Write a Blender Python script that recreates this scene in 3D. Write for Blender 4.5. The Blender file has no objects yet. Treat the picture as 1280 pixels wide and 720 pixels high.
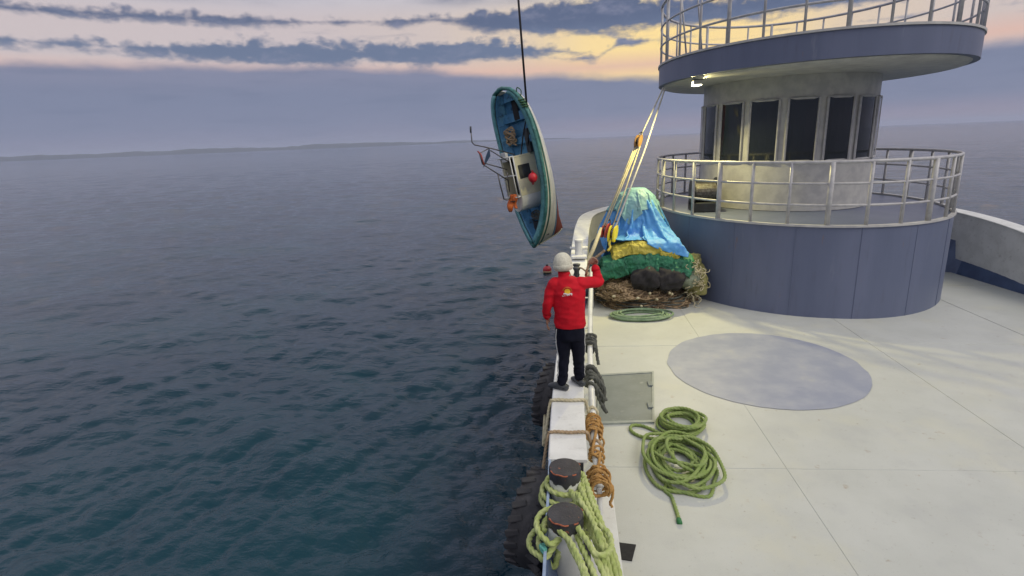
import bpy, bmesh, math, random
import numpy as np
from mathutils import Vector, Matrix, noise as mn
from mathutils.bvhtree import BVHTree
random.seed(7); np.random.seed(7)
S = bpy.context.scene
COL = S.collection
rad = math.radians
# ------------------------------------------------------------------ camera
EYE = Vector((0, 0, 3.75)); FPX = 691.0
YAW, PITCH, ROLL = rad(6.0), rad(14.95), rad(2.3)
fwd = Vector((-math.sin(YAW)*math.cos(PITCH), math.cos(YAW)*math.cos(PITCH), -math.sin(PITCH)))
rt0 = Vector((math.cos(YAW), math.sin(YAW), 0)); up0 = rt0.cross(fwd)
rt = rt0*math.cos(ROLL) - up0*math.sin(ROLL); up = up0*math.cos(ROLL) + rt0*math.sin(ROLL)
cam = bpy.data.cameras.new('camera'); camo = bpy.data.objects.new('camera', cam); COL.objects.link(camo)
M = Matrix((rt, up, -fwd)).transposed().to_4x4(); M.translation = EYE; camo.matrix_world = M
cam.sensor_fit = 'VERTICAL'; cam.angle_y = 2*math.atan(360/FPX); cam.clip_start = .05; cam.clip_end = 30000
S.camera = camo
def pray(px, py): return fwd + rt*((px-640)/FPX) + up*((360-py)/FPX)      # survey helpers: photo pixel -> point in the place
def onz(px, py, z): d = pray(px, py); return EYE + d*((z-EYE.z)/d.z)
def ony(px, py, y): d = pray(px, py); return EYE + d*(y/d.y)
# ------------------------------------------------------------------ view
S.view_settings.view_transform = 'Standard'; S.view_settings.look = 'None'
S.view_settings.exposure = 0.0; S.view_settings.gamma = 1.0
S.render.engine = 'CYCLES'
S.cycles.max_bounces = 6; S.cycles.volume_bounces = 0
# ------------------------------------------------------------------ sun
SUN_EL, SUN_AZ = rad(46), rad(122)       # azimuth clockwise from +Y (the bow)
sl = bpy.data.lights.new('sun', 'SUN'); sl.energy = 1.5; sl.angle = rad(32); sl.color = (1, .92, .82)
so = bpy.data.objects.new('sun', sl); COL.objects.link(so)
sd = Vector((math.sin(SUN_AZ)*math.cos(SUN_EL), math.cos(SUN_AZ)*math.cos(SUN_EL), math.sin(SUN_EL)))
so.rotation_euler = sd.to_track_quat('Z', 'Y').to_euler()
# ------------------------------------------------------------------ world / sky
W = bpy.data.worlds.new('World'); S.world = W; W.use_nodes = True
nt = W.node_tree; nt.nodes.clear()
class V:                                  # tiny math-node algebra
    nt = None
    def __init__(s, sock): s.s = sock
    @staticmethod
    def op(o, *a, clamp=False):
        n = V.nt.nodes.new('ShaderNodeMath'); n.operation = o; n.use_clamp = clamp
        for i, x in enumerate(a):
            if isinstance(x, V): V.nt.links.new(x.s, n.inputs[i])
            else: n.inputs[i].default_value = x
        return V(n.outputs[0])
    def __add__(a, b): return V.op('ADD', a, b)
    __radd__ = __add__
    def __sub__(a, b): return V.op('SUBTRACT', a, b)
    def __rsub__(a, b): return V.op('SUBTRACT', b, a)
    def __mul__(a, b): return V.op('MULTIPLY', a, b)
    __rmul__ = __mul__
    def abs(a): return V.op('ABSOLUTE', a)
    def max(a, b): return V.op('MAXIMUM', a, b)
    def min(a, b): return V.op('MINIMUM', a, b)
    def ss(a, lo, hi):
        n = V.nt.nodes.new('ShaderNodeMapRange'); n.interpolation_type = 'SMOOTHSTEP'
        V.nt.links.new(a.s, n.inputs[0]); n.inputs[1].default_value = lo; n.inputs[2].default_value = hi
        return V(n.outputs[0])
    def lerp(a, pts):                      # piecewise linear
        n = V.nt.nodes.new('ShaderNodeFloatCurve'); c = n.mapping.curves[0]
        x0, x1 = pts[0][0], pts[-1][0]; y0 = min(p[1] for p in pts); y1 = max(p[1] for p in pts)+1e-6
        nx = [((p[0]-x0)/(x1-x0), (p[1]-y0)/(y1-y0)) for p in pts]
        c.points[0].location = nx[0]; c.points[1].location = nx[-1]
        for q in nx[1:-1]: c.points.new(*q)
        for q in c.points: q.handle_type = 'VECTOR'
        n.mapping.update()
        V.nt.links.new(V.op('MULTIPLY_ADD', a, 1/(x1-x0), -x0/(x1-x0), clamp=True).s, n.inputs['Value'])
        return V.op('MULTIPLY_ADD', V(n.outputs[0]), y1-y0, y0)
def cmix(t, a, b, fac):
    n = t.nodes.new('ShaderNodeMix'); n.data_type = 'RGBA'
    for i, x in ((6, a), (7, b)):
        if isinstance(x, tuple): n.inputs[i].default_value = (*x, 1)
        else: t.links.new(x, n.inputs[i])
    if isinstance(fac, V): t.links.new(fac.s, n.inputs[0])
    else: n.inputs[0].default_value = fac
    return n.outputs[2]
V.nt = nt
tc = nt.nodes.new('ShaderNodeTexCoord'); sx = nt.nodes.new('ShaderNodeSeparateXYZ')
nt.links.new(tc.outputs['Generated'], sx.inputs[0])
dx, dy, dz = V(sx.outputs[0]), V(sx.outputs[1]), V(sx.outputs[2])
DEG = 180/math.pi
az = V.op('ARCTAN2', dx, dy)*DEG; el = V.op('ARCSINE', dz)*DEG
def wnoise(sc, zs, detail, rough=.55, off=0.0):
    c = nt.nodes.new('ShaderNodeCombineXYZ')
    nt.links.new((dx*sc+off).s, c.inputs[0]); nt.links.new((dy*sc).s, c.inputs[1]); nt.links.new((dz*(sc*zs)).s, c.inputs[2])
    n = nt.nodes.new('ShaderNodeTexNoise'); n.inputs['Scale'].default_value = 1; n.inputs['Detail'].default_value = detail
    n.inputs['Roughness'].default_value = rough; nt.links.new(c.outputs[0], n.inputs['Vector'])
    return V(n.outputs[0]) - .5
nA = wnoise(18, 2.2, 8, .62); nB = wnoise(7, 3.5, 4, .5, 3.1); nC = wnoise(45, 2.0, 5, .6, 9.0); nD = wnoise(3.2, 5, 7, .55, 5.2)
nS = wnoise(9, 9, 6, .55, 12.)
ne = nA*3.0 + nC*1.3
nE = wnoise(26, 1.3, 3, .5, 21.).abs()
def band(cpts, hpts, k=1.0, up_sharp=.3):
    d = el - az.lerp(cpts); h = az.lerp(hpts)
    m = h + nB*1.5 - d.abs() + ne*k*.66 + d.ss(-.2, .4)*(nE*3.2-.25)
    return m.ss(-.22, .55)
b1 = band([(-60, 8.6), (-22, 8.3), (-11, 8.4), (-3, 8.2), (3, 7.7), (30, 7.8)], [(-60, .8), (-40, .3), (-30, 1.0), (-22, 1.0), (-11, 1.1), (-5, 1.0), (-1, .45), (3, -.1), (8, -.5), (30, -.6)])
b2 = band([(-60, 10.5), (-22, 10.9), (-12, 11.1), (-6, 10.7), (0, 10.75), (6, 10.8), (14, 10.3), (40, 10.5)], [(-60, .5), (-22, .3), (-12, .35), (-7, .95), (0, 1.5), (5, 1.6), (10, 1.2), (14, 1.0), (25, 1.2), (40, .8)], .9)
b3 = band([(-60, 13), (0, 7.3), (3, 7.25), (5, 8.3), (9, 8.5), (40, 8)], [(-60, -2), (-3, -.5), (-1, .1), (2.5, .12), (5, .15), (9, .2), (12, .1), (40, -.2)], .8)
bank_top = az.lerp([(-70, 6.8), (-22, 7.4), (-15, 7.0), (-9, 6.5), (-4, 6.2), (0, 6.1), (5, 5.5), (10, 5.35), (16, 5.0), (40, 6.0), (70, 7)])
bank = (bank_top - el + nB*.9 + nA*.8).ss(-.3, .75)
hi = (nD*2.2 + nA*.35 + .12).ss(-.25, .45)*(el.ss(11.6, 13.2))
streak = (nS*2.4 - .35 + nA*.3).ss(-.1, .5)*.55
cl = b1.max(b2).max(b3).max(hi).max(streak*el.ss(6, 8))
# colours (x10 because the Background runs at 0.1)
K = 10
def c3(r, g, b): return (r*K, g*K, b*K)
warm = (az - 10.0).abs().lerp([(0, 1), (8, .85), (14, .35), (22, .1), (34, 0), (180, 0)])
sky = nt.nodes.new('ShaderNodeTexSky'); sky.sky_type = 'NISHITA'; sky.sun_disc = False
sky.sun_elevation = SUN_EL; sky.sun_rotation = SUN_AZ; sky.dust_density = 3.0
gap = cmix(nt, c3(.66, .56, .56), c3(1.15, .84, .33), warm)
pinkm = (el - 6.4).abs().lerp([(0, .8), (.6, .45), (1.4, 0), (90, 0)])
gap = cmix(nt, gap, c3(.84, .52, .42), pinkm)
gap = cmix(nt, gap, c3(.60, .59, .66), el.lerp([(0, 0), (11, 0), (13, .75), (90, .75)]))
gap = cmix(nt, gap, sky.outputs[0], .12)
dark = cmix(nt, c3(.155, .20, .31), c3(.115, .15, .25), (el-nA*2).ss(9, 11))
light_rim = (nA*2.2 + nB + nC).ss(.0, .9)
dark = cmix(nt, dark, c3(.30, .31, .42), light_rim*.75)
highc = cmix(nt, c3(.66, .64, .90), c3(1.12, 1.0, 1.32), (nD*1.5+nB*.8).ss(-.5, .5))
dark = cmix(nt, dark, highc, el.lerp([(0, 0), (12.5, 0), (17, .55), (30, 1), (90, 1)]))
col = cmix(nt, gap, dark, cl)
bankc = cmix(nt, c3(.205, .24, .355), c3(.265, .27, .375), (el + nB*2).lerp([(-90, .9), (0, .9), (2.2, .25), (4.6, .1), (6.5, .55), (90, .5)]))
bankc = cmix(nt, bankc, c3(.17, .205, .31), (nS*2+nB).ss(-.1, .7)*.5)
bankc = cmix(nt, bankc, c3(.335, .285, .36), az.ss(-12, 8)*(1-el.ss(.2, 2.4))*.8)
col = cmix(nt, col, bankc, bank)
col = cmix(nt, col, c3(.54, .57, .62), el.lerp([(0, 0), (22, 0), (45, .8), (90, 1)]))
bg = nt.nodes.new('ShaderNodeBackground'); bg.inputs[1].default_value = .1
nt.links.new(col, bg.inputs[0]); wo = nt.nodes.new('ShaderNodeOutputWorld'); nt.links.new(bg.outputs[0], wo.inputs[0])

# ------------------------------------------------------------------ materials
def mat(name, col, col2=None, scale=4, rough=.6, bump=0., bscale=60, metal=0., stains=(), detail=6, coord='Object', spec=.5, emit=None, sheen=0, stretch=None, bdist=.01):
    m = bpy.data.materials.new(name); m.use_nodes = True; t = m.node_tree; b = t.nodes['Principled BSDF']
    b.inputs['Roughness'].default_value = rough; b.inputs['Metallic'].default_value = metal
    b.inputs['Specular IOR Level'].default_value = spec
    if sheen: b.inputs['Sheen Weight'].default_value = sheen
    tcn = t.nodes.new('ShaderNodeTexCoord'); src = tcn.outputs[coord]
    if stretch:
        mp = t.nodes.new('ShaderNodeMapping'); mp.inputs['Scale'].default_value = stretch; t.links.new(src, mp.inputs[0]); src = mp.outputs[0]
    def noi(sc, det=detail, r=.6):
        n = t.nodes.new('ShaderNodeTexNoise'); n.inputs['Scale'].default_value = sc; n.inputs['Detail'].default_value = det; n.inputs['Roughness'].default_value = r
        t.links.new(src, n.inputs['Vector']); return n.outputs[0]
    V.nt = t
    c = col if isinstance(col, tuple) else col
    if col2: c = cmix(t, col, col2, V(noi(scale)).ss(.35, .65))
    for (sc, cc, lo, hi_, amt) in stains:
        c = cmix(t, c, cc, V(noi(sc, 8, .65)).ss(lo, hi_)*amt)
    if isinstance(c, tuple): b.inputs['Base Color'].default_value = (*c, 1)
    else: t.links.new(c, b.inputs['Base Color'])
    if bump:
        bn = t.nodes.new('ShaderNodeBump'); bn.inputs['Strength'].default_value = bump; bn.inputs['Distance'].default_value = bdist
        t.links.new(noi(bscale, 5), bn.inputs['Height']); t.links.new(bn.outputs[0], b.inputs['Normal'])
    if emit:
        b.inputs['Emission Color'].default_value = (*emit[0], 1); b.inputs['Emission Strength'].default_value = emit[1]
    return m
RUST = (.20, .075, .03)
m_white = mat('white_marine_paint', (.72, .73, .69), (.62, .63, .59), 3, .42, .15, 25, stains=((9, (.34, .33, .29), .55, .75, .6), (22, (.28, .2, .12), .66, .74, .5)))
m_deck = mat('cream_deck_paint', (.515, .53, .485), (.475, .49, .445), 1.1, .5, .25, 110, stains=((.7, (.56, .55, .42), .5, .7, .4), (3.5, (.36, .36, .33), .6, .8, .35), (7, (.34, .25, .16), .63, .73, .6), (1.9, (.42, .43, .41), .5, .72, .45), (26, (.30, .29, .26), .62, .70, .5), (14, (.25, .24, .2), .64, .74, .5), (55, (.2, .19, .16), .68, .75, .6)))
m_hull = mat('hull_paint', (.08, .12, .22), (.06, .09, .17), 2, .45)
m_blue = mat('grey_blue_paint', (.125, .148, .225), (.105, .128, .20), 1.5, .45, .1, 20, stains=((7, (.085, .095, .14), .54, .78, .6), (5, (.20, .22, .27), .6, .76, .5), (13, (.20, .11, .06), .66, .73, .75)), stretch=(1, 1, .14))
m_rail = mat('rail_paint', (.47, .47, .46), (.36, .36, .37), 6, .4, .1, 40, stains=((18, RUST, .66, .72, .6),))
m_hatch = mat('hatch_paint', (.19, .215, .205), (.155, .178, .17), 3, .55, .15, 50, stains=((6, (.32, .34, .3), .56, .74, .6), (25, (.12, .12, .1), .65, .72, .5)))
m_blackp = mat('black_bollard_paint', (.022, .022, .026), (.04, .04, .045), 9, .45, .3, 60, stains=((16, (.30, .10, .05), .63, .67, .9),))
m_dark = mat('dark_recess_paint', (.03, .035, .04), (.02, .02, .02), 6, .5, .3, 40)
m_steel = mat('galvanised_steel', (.16, .16, .16), (.07, .06, .055), 18, .45, .3, 80, metal=.7)
m_rubber = mat('tyre_rubber', (.032, .032, .034), (.055, .053, .052), 7, .7, .5, 70, stains=((5, (.10, .095, .09), .52, .72, .7),))
m_rope_g = mat('lime_green_rope', (.37, .45, .13), (.50, .55, .23), 14, .75, .5, 160, stains=((5, (.22, .29, .08), .5, .7, .7), (30, (.55, .58, .34), .6, .7, .6)))
m_rope_d = mat('grass_green_rope', (.20, .285, .065), (.28, .35, .12), 12, .75, .5, 160, stains=((6, (.09, .17, .035), .5, .72, .7),))
m_rope_s = mat('sage_green_rope', (.16, .25, .14), (.23, .31, .19), 12, .8, .5, 120, stains=((7, (.09, .14, .07), .5, .7, .7),))
m_rope_o = mat('orange_rope', (.46, .26, .075), (.33, .17, .045), 18, .8, .5, 120, stains=((9, (.55, .36, .13), .55, .7, .6),))
m_rope_t = mat('tan_rope', (.42, .31, .18), (.30, .21, .12), 18, .8, .5, 140)
m_rope_w = mat('white_rope', (.68, .66, .60), (.55, .52, .44), 18, .7, .4, 140)
m_rope_y = mat('cream_rope', (.55, .50, .33), (.42, .37, .22), 10, .75, .4, 140)
m_rope_k = mat('dark_wet_rope', (.10, .105, .085), (.055, .06, .05), 14, .7, .5, 120)
m_teal = mat('turquoise_rope', (.10, .36, .30), (.16, .44, .36), 14, .75, .5, 120)
m_wire = mat('steel_wire', (.012, .012, .014), None, 4, .5, .4, 200)
m_mat = mat('black_rubber_mat', (.012, .012, .013), (.02, .02, .02), 20, .8, .3, 120)
# ------------------------------------------------------------------ object helpers
def tag(o, label=None, cat=None, group=None, kind=None):
    if label: o['label'] = label
    if cat: o['category'] = cat
    if group: o['group'] = group
    if kind: o['kind'] = kind
    return o
def thing(name, loc, label, cat, group=None):
    o = bpy.data.objects.new(name, None); COL.objects.link(o); o.location = loc; o.empty_display_size = .1
    return tag(o, label, cat, group)
def link(name, me, m, parent=None, smooth=True):
    me.materials.clear(); me.materials.append(m)
    if smooth: me.polygons.foreach_set('use_smooth', [True]*len(me.polygons))
    o = bpy.data.objects.new(name, me); COL.objects.link(o)
    if parent: o.parent = parent; o.matrix_parent_inverse = parent_inv(parent)
    return o
def parent_inv(p):
    m = Matrix.Translation(p.location) @ p.rotation_euler.to_matrix().to_4x4()
    if p.parent: m = Matrix.Identity(4) if p.type == 'MESH' else m
    return m.inverted()
class B:                                    # collects shapes in world space -> ONE mesh
    def __init__(s): s.v = []; s.f = []
    def add(s, vs, fs):
        n = len(s.v); s.v += [tuple(v) for v in vs]; s.f += [tuple(i+n for i in f) for f in fs]; return s
    def box(s, c, d, R=None, bev=0):
        x, y, z = (q/2 for q in d)
        if bev:
            bm = bmesh.new(); bmesh.ops.create_cube(bm, size=1)
            for v in bm.verts: v.co = Vector((v.co.x*d[0], v.co.y*d[1], v.co.z*d[2]))
            bmesh.ops.bevel(bm, geom=bm.edges[:], offset=bev, segments=2, affect='EDGES', profile=.6)
            bm.verts.index_update(); vs = [v.co.copy() for v in bm.verts]; fs = [[v.index for v in f.verts] for f in bm.faces]; bm.free()
        else:
            vs = [Vector((i*x, j*y, k*z)) for i in (-1, 1) for j in (-1, 1) for k in (-1, 1)]
            fs = [(0, 1, 3, 2), (4, 6, 7, 5), (0, 4, 5, 1), (2, 3, 7, 6), (0, 2, 6, 4), (1, 5, 7, 3)]
        if R: vs = [R @ v for v in vs]
        return s.add([Vector(c)+v for v in vs], fs)
    def rings(s, rs, cap=True, closed=False):
        n = len(rs[0]); m = len(rs); vs = [p for r in rs for p in r]; fs = []
        for i in range(m if closed else m-1):
            a, b = i*n, ((i+1) % m)*n
            for j in range(n): k = (j+1) % n; fs.append((a+j, a+k, b+k, b+j))
        if cap and not closed: fs.append(tuple(range(n-1, -1, -1))); fs.append(tuple((m-1)*n+j for j in range(n)))
        return s.add(vs, fs)
    def tube(s, pts, r, n=8, strands=0, pitch=None, closed=False, cap=True, amp=.2, ph=0., tw0=0.):
        pts = [Vector(p) for p in pts]; m = len(pts); rr = r if isinstance(r, (list, tuple)) else [r]*m
        T = []
        for i in range(m):
            a = pts[(i-1) % m] if closed or i else pts[0]; b = pts[(i+1) % m] if closed or i < m-1 else pts[-1]
            T.append((b-a).normalized() if (b-a).length > 1e-9 else Vector((0, 0, 1)))
        nrm = T[0].orthogonal().normalized(); rs = []; L = 0
        for i in range(m):
            if i:
                q = T[i-1].rotation_difference(T[i]); nrm = q @ nrm; nrm = (nrm - T[i]*nrm.dot(T[i])).normalized(); L += (pts[i]-pts[i-1]).length
            bi = T[i].cross(nrm); ring = []
            for j in range(n):
                a = 2*math.pi*j/n + ph; k = rr[i]
                if strands: k *= 1 + amp*(abs(math.cos(strands/2*(a - 2*math.pi*L/pitch)+tw0))*2-1)
                ring.append(pts[i] + nrm*(k*math.cos(a)) + bi*(k*math.sin(a)))
            rs.append(ring)
        return s.rings(rs, cap, closed)
    def cyl(s, a, b, r, n=16, r2=None): return s.tube([a, b], [r, r if r2 is None else r2], n)
    def lathe(s, prof, c, n=32, R=None, cap=True):
        rs = []
        for r, z in prof:
            ring = [Vector((r*math.cos(2*math.pi*j/n), r*math.sin(2*math.pi*j/n), z)) for j in range(n)]
            rs.append([Vector(c) + (R @ p if R else p) for p in ring])
        return s.rings(rs, cap)
    def mesh(s, name):
        me = bpy.data.meshes.new(name); me.from_pydata(s.v, [], s.f); me.update(); return me
    def build(s, name, m, parent=None, smooth=False, auto=None):
        me = s.mesh(name); o = link(name, me, m, parent, smooth)
        if auto is not None: me.polygons.foreach_set('use_smooth', [True]*len(me.polygons)); me.set_sharp_from_angle(angle=rad(auto))
        return o
def crom(P, step=None, closed=False, per=12):
    P = [Vector(p) for p in P]; n = len(P); out = []
    for i in range(n if closed else n-1):
        g = lambda k: P[k % n] if closed else P[max(0, min(n-1, k))]
        a, b, c, d = g(i-1), g(i), g(i+1), g(i+2)
        k = per if step is None else max(2, int((c-b).length/step))
        for j in range(k):
            t = j/k; t2 = t*t; t3 = t2*t
            out.append(.5*((2*b)+(c-a)*t+(2*a-5*b+4*c-d)*t2+(3*b-a-3*c+d)*t3))
    if not closed: out.append(P[-1])
    return out
def rope(bb, P, r, step=None, closed=False, fine=True):
    pts = crom(P, min(step or r*.6, r*.7) if fine else (step or r), closed)
    return bb.tube(pts, r*1.06, 15 if fine else 7, 3 if fine else 0, r*9, closed, amp=.26)
def fbm(p, sc, octv=4): return mn.fractal(Vector(p)*sc, 1.0, 2.0, octv, noise_basis='PERLIN_ORIGINAL')
def remesh(bb, name, voxel, smooth_it=4, fac=.5, disp=None):
    me = bb.mesh(name+'_src'); o = bpy.data.objects.new(name+'_src', me); COL.objects.link(o)
    r = o.modifiers.new('r', 'REMESH'); r.mode = 'VOXEL'; r.voxel_size = voxel
    if smooth_it: k = o.modifiers.new('s', 'SMOOTH'); k.iterations = smooth_it; k.factor = fac
    dg = bpy.context.evaluated_depsgraph_get(); dg.update()
    out = bpy.data.meshes.new_from_object(o.evaluated_get(dg)); out.name = name
    bpy.data.objects.remove(o); bpy.data.meshes.remove(me)
    if disp:
        no = [v.normal.copy() for v in out.vertices]
        for v, q in zip(out.vertices, no): v.co += q*disp(v.co)
        out.update()
    return out
def ellring(c, rx, ry, n=20, ax=None, ay=None):
    ax = ax or Vector((1, 0, 0)); ay = ay or Vector((0, 1, 0)); c = Vector(c)
    return [c + ax*(rx*math.cos(2*math.pi*j/n)) + ay*(ry*math.sin(2*math.pi*j/n)) for j in range(n)]
def ell(bb, c, r, R=None, n=16, m=10):
    rs = []
    for i in range(m):
        a = math.pi*(i+.5)/m; k = math.sin(a); z = -math.cos(a)
        rs.append([Vector(c) + (R or Matrix.Identity(3)) @ Vector((r[0]*k*math.cos(2*math.pi*j/n), r[1]*k*math.sin(2*math.pi*j/n), r[2]*z)) for j in range(n)])
    return bb.rings(rs)
# ------------------------------------------------------------------ sea
def build_sea():
    na, nr = 900, 880
    az_f = np.linspace(rad(-62), rad(58), na-60); az_b = np.linspace(rad(58), rad(298), 62)[1:-1]
    A = np.concatenate([az_f, az_b]); n = len(A)
    Rr = np.concatenate([np.exp(np.linspace(math.log(1.2), math.log(3.5), 60))[:-1], np.linspace(3.5**-.25, 14000**-.25, nr-59)**-4.0])
    X = np.outer(Rr, np.sin(A)); Y = np.outer(Rr, np.cos(A)); Z = np.zeros_like(X)
    cell = np.maximum(np.gradient(Rr)[:, None], (Rr*rad(120)/840)[:, None]*np.ones((1, n)))
    rng = np.random.RandomState(3); DXs = np.zeros_like(X); DYs = np.zeros_like(X)
    wx = .35*np.sin(X*.21+Y*.13)+.3*np.sin(X*.11-Y*.24+1); wy = .35*np.sin(Y*.19-X*.17+2)
    gust = .75+.35*np.sin(X*.045+.6*np.sin(Y*.03))*np.sin(Y*.06+1.)
    for i in range(70):
        lam = .22*1.064**i*(.9+.2*rng.rand()); k = 2*math.pi/lam
        th = rad(-75)+rng.randn()*.9; amp = .0125*lam**.82*(.6+.8*rng.rand()) if lam < 5 else .012*5*(5/lam)**.3*.8
        amp *= min(1, (1.1/lam))**.45 if lam < 8 else (1.1/8)**.45; amp *= 1.25 if lam < 1 else 1
        fade = np.clip((lam/cell-2.2)/3.0, 0, 1)*gust
        ph = k*((X+wx)*math.cos(th)+(Y+wy)*math.sin(th))+rng.rand()*6.28
        Z += amp*.62*fade*np.sin(ph)
        DXs -= amp*.5*fade*math.cos(th)*np.cos(ph); DYs -= amp*.5*fade*math.sin(th)*np.cos(ph)
    X = X+DXs; Y = Y+DYs
    v = np.stack([X.ravel(), Y.ravel(), (SEA+Z).ravel()], 1)
    i = np.arange(nr-1)[:, None]*n; j = np.arange(n)[None, :]; j2 = (j+1) % n
    f = np.stack([i+j, i+j2, i+n+j2, i+n+j], -1).reshape(-1, 4)[:, ::-1]
    me = bpy.data.meshes.new('sea'); me.vertices.add(len(v)); me.vertices.foreach_set('co', v.ravel())
    me.loops.add(f.size); me.loops.foreach_set('vertex_index', f.ravel()); me.polygons.add(len(f))
    me.polygons.foreach_set('loop_start', np.arange(0, f.size, 4)); me.update(calc_edges=True)
    m = bpy.data.materials.new('sea_water'); m.use_nodes = True; t = m.node_tree; V.nt = t
    b = t.nodes['Principled BSDF']; b.inputs['Base Color'].default_value = (.004, .030, .040, 1)
    b.inputs['Roughness'].default_value = .06; b.inputs['IOR'].default_value = 1.333
    tc = t.nodes.new('ShaderNodeTexCoord')
    def N(sc, st, det):
        mp = t.nodes.new('ShaderNodeMapping'); mp.inputs['Scale'].default_value = st; mp.inputs['Rotation'].default_value = (0, 0, rad(20)); t.links.new(tc.outputs['Object'], mp.inputs[0])
        q = t.nodes.new('ShaderNodeTexNoise'); q.inputs['Scale'].default_value = sc; q.inputs['Detail'].default_value = det; q.inputs['Distortion'].default_value = .6
        t.links.new(mp.outputs[0], q.inputs['Vector']); return V(q.outputs[0])
    h = N(14, (1, 1.5, 1), 3)*.018 + N(5.5, (1, 1.6, 1), 4)*.05 + N(1.1, (1, 2.0, 1), 4)*.13 + N(.25, (1, 2.6, 1), 4)*.35
    bn = t.nodes.new('ShaderNodeBump'); bn.inputs['Strength'].default_value = .42; bn.inputs['Distance'].default_value = 1.0
    t.links.new(h.s, bn.inputs['Height']); t.links.new(bn.outputs[0], b.inputs['Normal'])
    # murky green plankton patches near the hull
    c = cmix(t, (.001, .025, .043), (.002, .035, .052), N(.16, (1, 1, 1), 4).ss(.4, .65)); t.links.new(c, b.inputs['Base Color'])
    o = link('sea', me, m); tag(o, 'dark rippled open sea reaching the horizon', None, None, 'structure')
SEA = -1.6
build_sea()
# far shore: low hilly coast
def build_shore():
    m = mat('coast_scrub', (.035, .05, .05), (.05, .06, .055), .004, .9)
    bb = B(); rows = []; n = 260
    for i in range(n+1):
        a = rad(-75 + 75.5*i/n); R0 = 6200
        env = min(1, max(0, (rad(.3)-a)/rad(26)))**.8
        h = (42 + 26*fbm((i*.045, 1.3, 0), 1, 5) + 6*fbm((i*.5, 4, 0), 1, 3))*env + 2
        prof = [(0, -4), (20, 2), (120, h*.55), (420, h), (900, h*.8+4), (1600, -4)]
        rows.append([Vector(((R0+d)*math.sin(a), (R0+d)*math.cos(a), z)) for d, z in prof])
    k = len(rows[0])
    bb.add([p for r in rows for p in r], [(i*k+j, (i+1)*k+j, (i+1)*k+j+1, i*k+j+1) for i in range(n) for j in range(k-1)])
    tag(bb.build('coast_hills', m, None, True), 'low hazy coastline along the horizon at left', None, None, 'structure')
build_shore()
# ------------------------------------------------------------------ ship structure
CX = 5.27
CAP = [(-.025, -3, .75), (-.025, 3.15, .75), (-.025, 4.75, .75), (-.02, 6, .75), (.03, 8, .76), (.12, 10, .83), (.22, 11.8, 1.05), (.31, 13.3, 1.36), (.42, 14.8, 1.52), (.62, 16.2, 1.58), (1.15, 17.3, 1.60), (2.2, 18.7, 1.64), (3.6, 20.0, 1.68), (CX, 20.5, 1.7)]
capl = crom(CAP, .25)
def halfw(i):                               # unit tangent / inboard normal
    a = capl[max(0, i-1)]; b = capl[min(len(capl)-1, i+1)]; t = (b-a); t.z = 0; t.normalize(); return Vector((t.y, -t.x, 0))
NRM = [halfw(i) for i in range(len(capl))]
def mirror(p): return Vector((2*CX-p.x, p.y, p.z))
def strip(bb, secs, mir=False):
    vs = [mirror(p) if mir else p for s_ in secs for p in s_]; k = len(secs[0]); fs = []
    for i in range(len(secs)-1):
        for j in range(k): q = (j+1) % k; fs.append((i*k+j, i*k+q, (i+1)*k+q, (i+1)*k+j) if not mir else (i*k+j, (i+1)*k+j, (i+1)*k+q, i*k+q))
    fs += [tuple(range(k)), tuple((len(secs)-1)*k+j for j in range(k))]
    return bb.add(vs, fs)
def deckz(y): return 0.0
# deck
lp = [capl[i]+NRM[i]*.10 for i in range(len(capl))]
dk = B(); vs = []
for p in lp: vs += [Vector((p.x, p.y, 0)), Vector((CX, p.y, .05)), Vector((2*CX-p.x, p.y, 0))]
fs = []
for i in range(len(lp)-1):
    for j in (0, 1): fs.append((i*3+j, i*3+j+1, (i+1)*3+j+1, (i+1)*3+j))
dk.add(vs, fs)
tag(dk.build('ship_deck', m_deck), 'pale cream painted steel working deck', None, None, 'structure')
pc = B(); pc.add([Vector((3.15+1.5*(1+.012*fbm((math.cos(a)*3, math.sin(a)*3, 0), 2, 4))*math.cos(a), 8.75+1.55*(1+.012*fbm((math.cos(a)*3, math.sin(a)*3, 5), 2, 4))*math.sin(a), .004+.05*max(0, (3.15+1.5*math.cos(a)-.1)/5.17)+.003)) for a in np.linspace(0, 2*math.pi, 97)[:-1]], [tuple(range(96))])  # flat disc just above the deck, coloured a mottled blue-grey
tag(pc.build('blue_grey_disc', mat('blue_grey_disc_tone', (.27, .295, .37), (.33, .35, .41), 2.0, .5, .2, 90, stains=((2, (.42, .43, .40), .55, .75, .6), (9, (.2, .2, .2), .64, .74, .4)))), 'mottled blue-grey disc on the deck right of the hatch', None, None, 'structure')
dko = bpy.data.objects['ship_deck']
def dz(x): return .05*max(0, min(1, (x-.1)/5.17)) if x < CX else .05*(10.54-x)/5.2
for y in np.arange(1.9, 18.5, 3.9):
    xs = [x for x in np.linspace(.22, 10.3, 30)]
    B().tube([Vector((x, y+.004*math.sin(x*9), dz(x)+.001)) for x in xs], .0038, 6).build('weld_seam', m_deck, dko)
for x in (2.45, 5.27, 8.1): B().tube([Vector((x, y, dz(x)+.001)) for y in np.linspace(-2, 17, 30)], .0036, 6).build('weld_seam', m_deck, dko)
# hull shell (both sides)
hb = B()
for mir in (False, True):
    secs = []
    for i, p in enumerate(capl):
        q = NRM[i]; o_ = p - q*.185
        a = o_.copy(); a.z = p.z-.05; b_ = o_+q*.30; b_.z = -.7; c_ = o_+q*(.75 if p.y < 15 else 1.5); c_.z = -2.5; d_ = c_+q*.3
        e_ = p - q*.15; e_.z = p.z-.06
        secs.append([a, b_, c_, d_, e_])
    strip(hb, secs, mir)
tag(hb.build('ship_hull', m_hull, None, False, 40), 'dark blue flared hull side of the working ship', None, None, 'structure')
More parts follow.
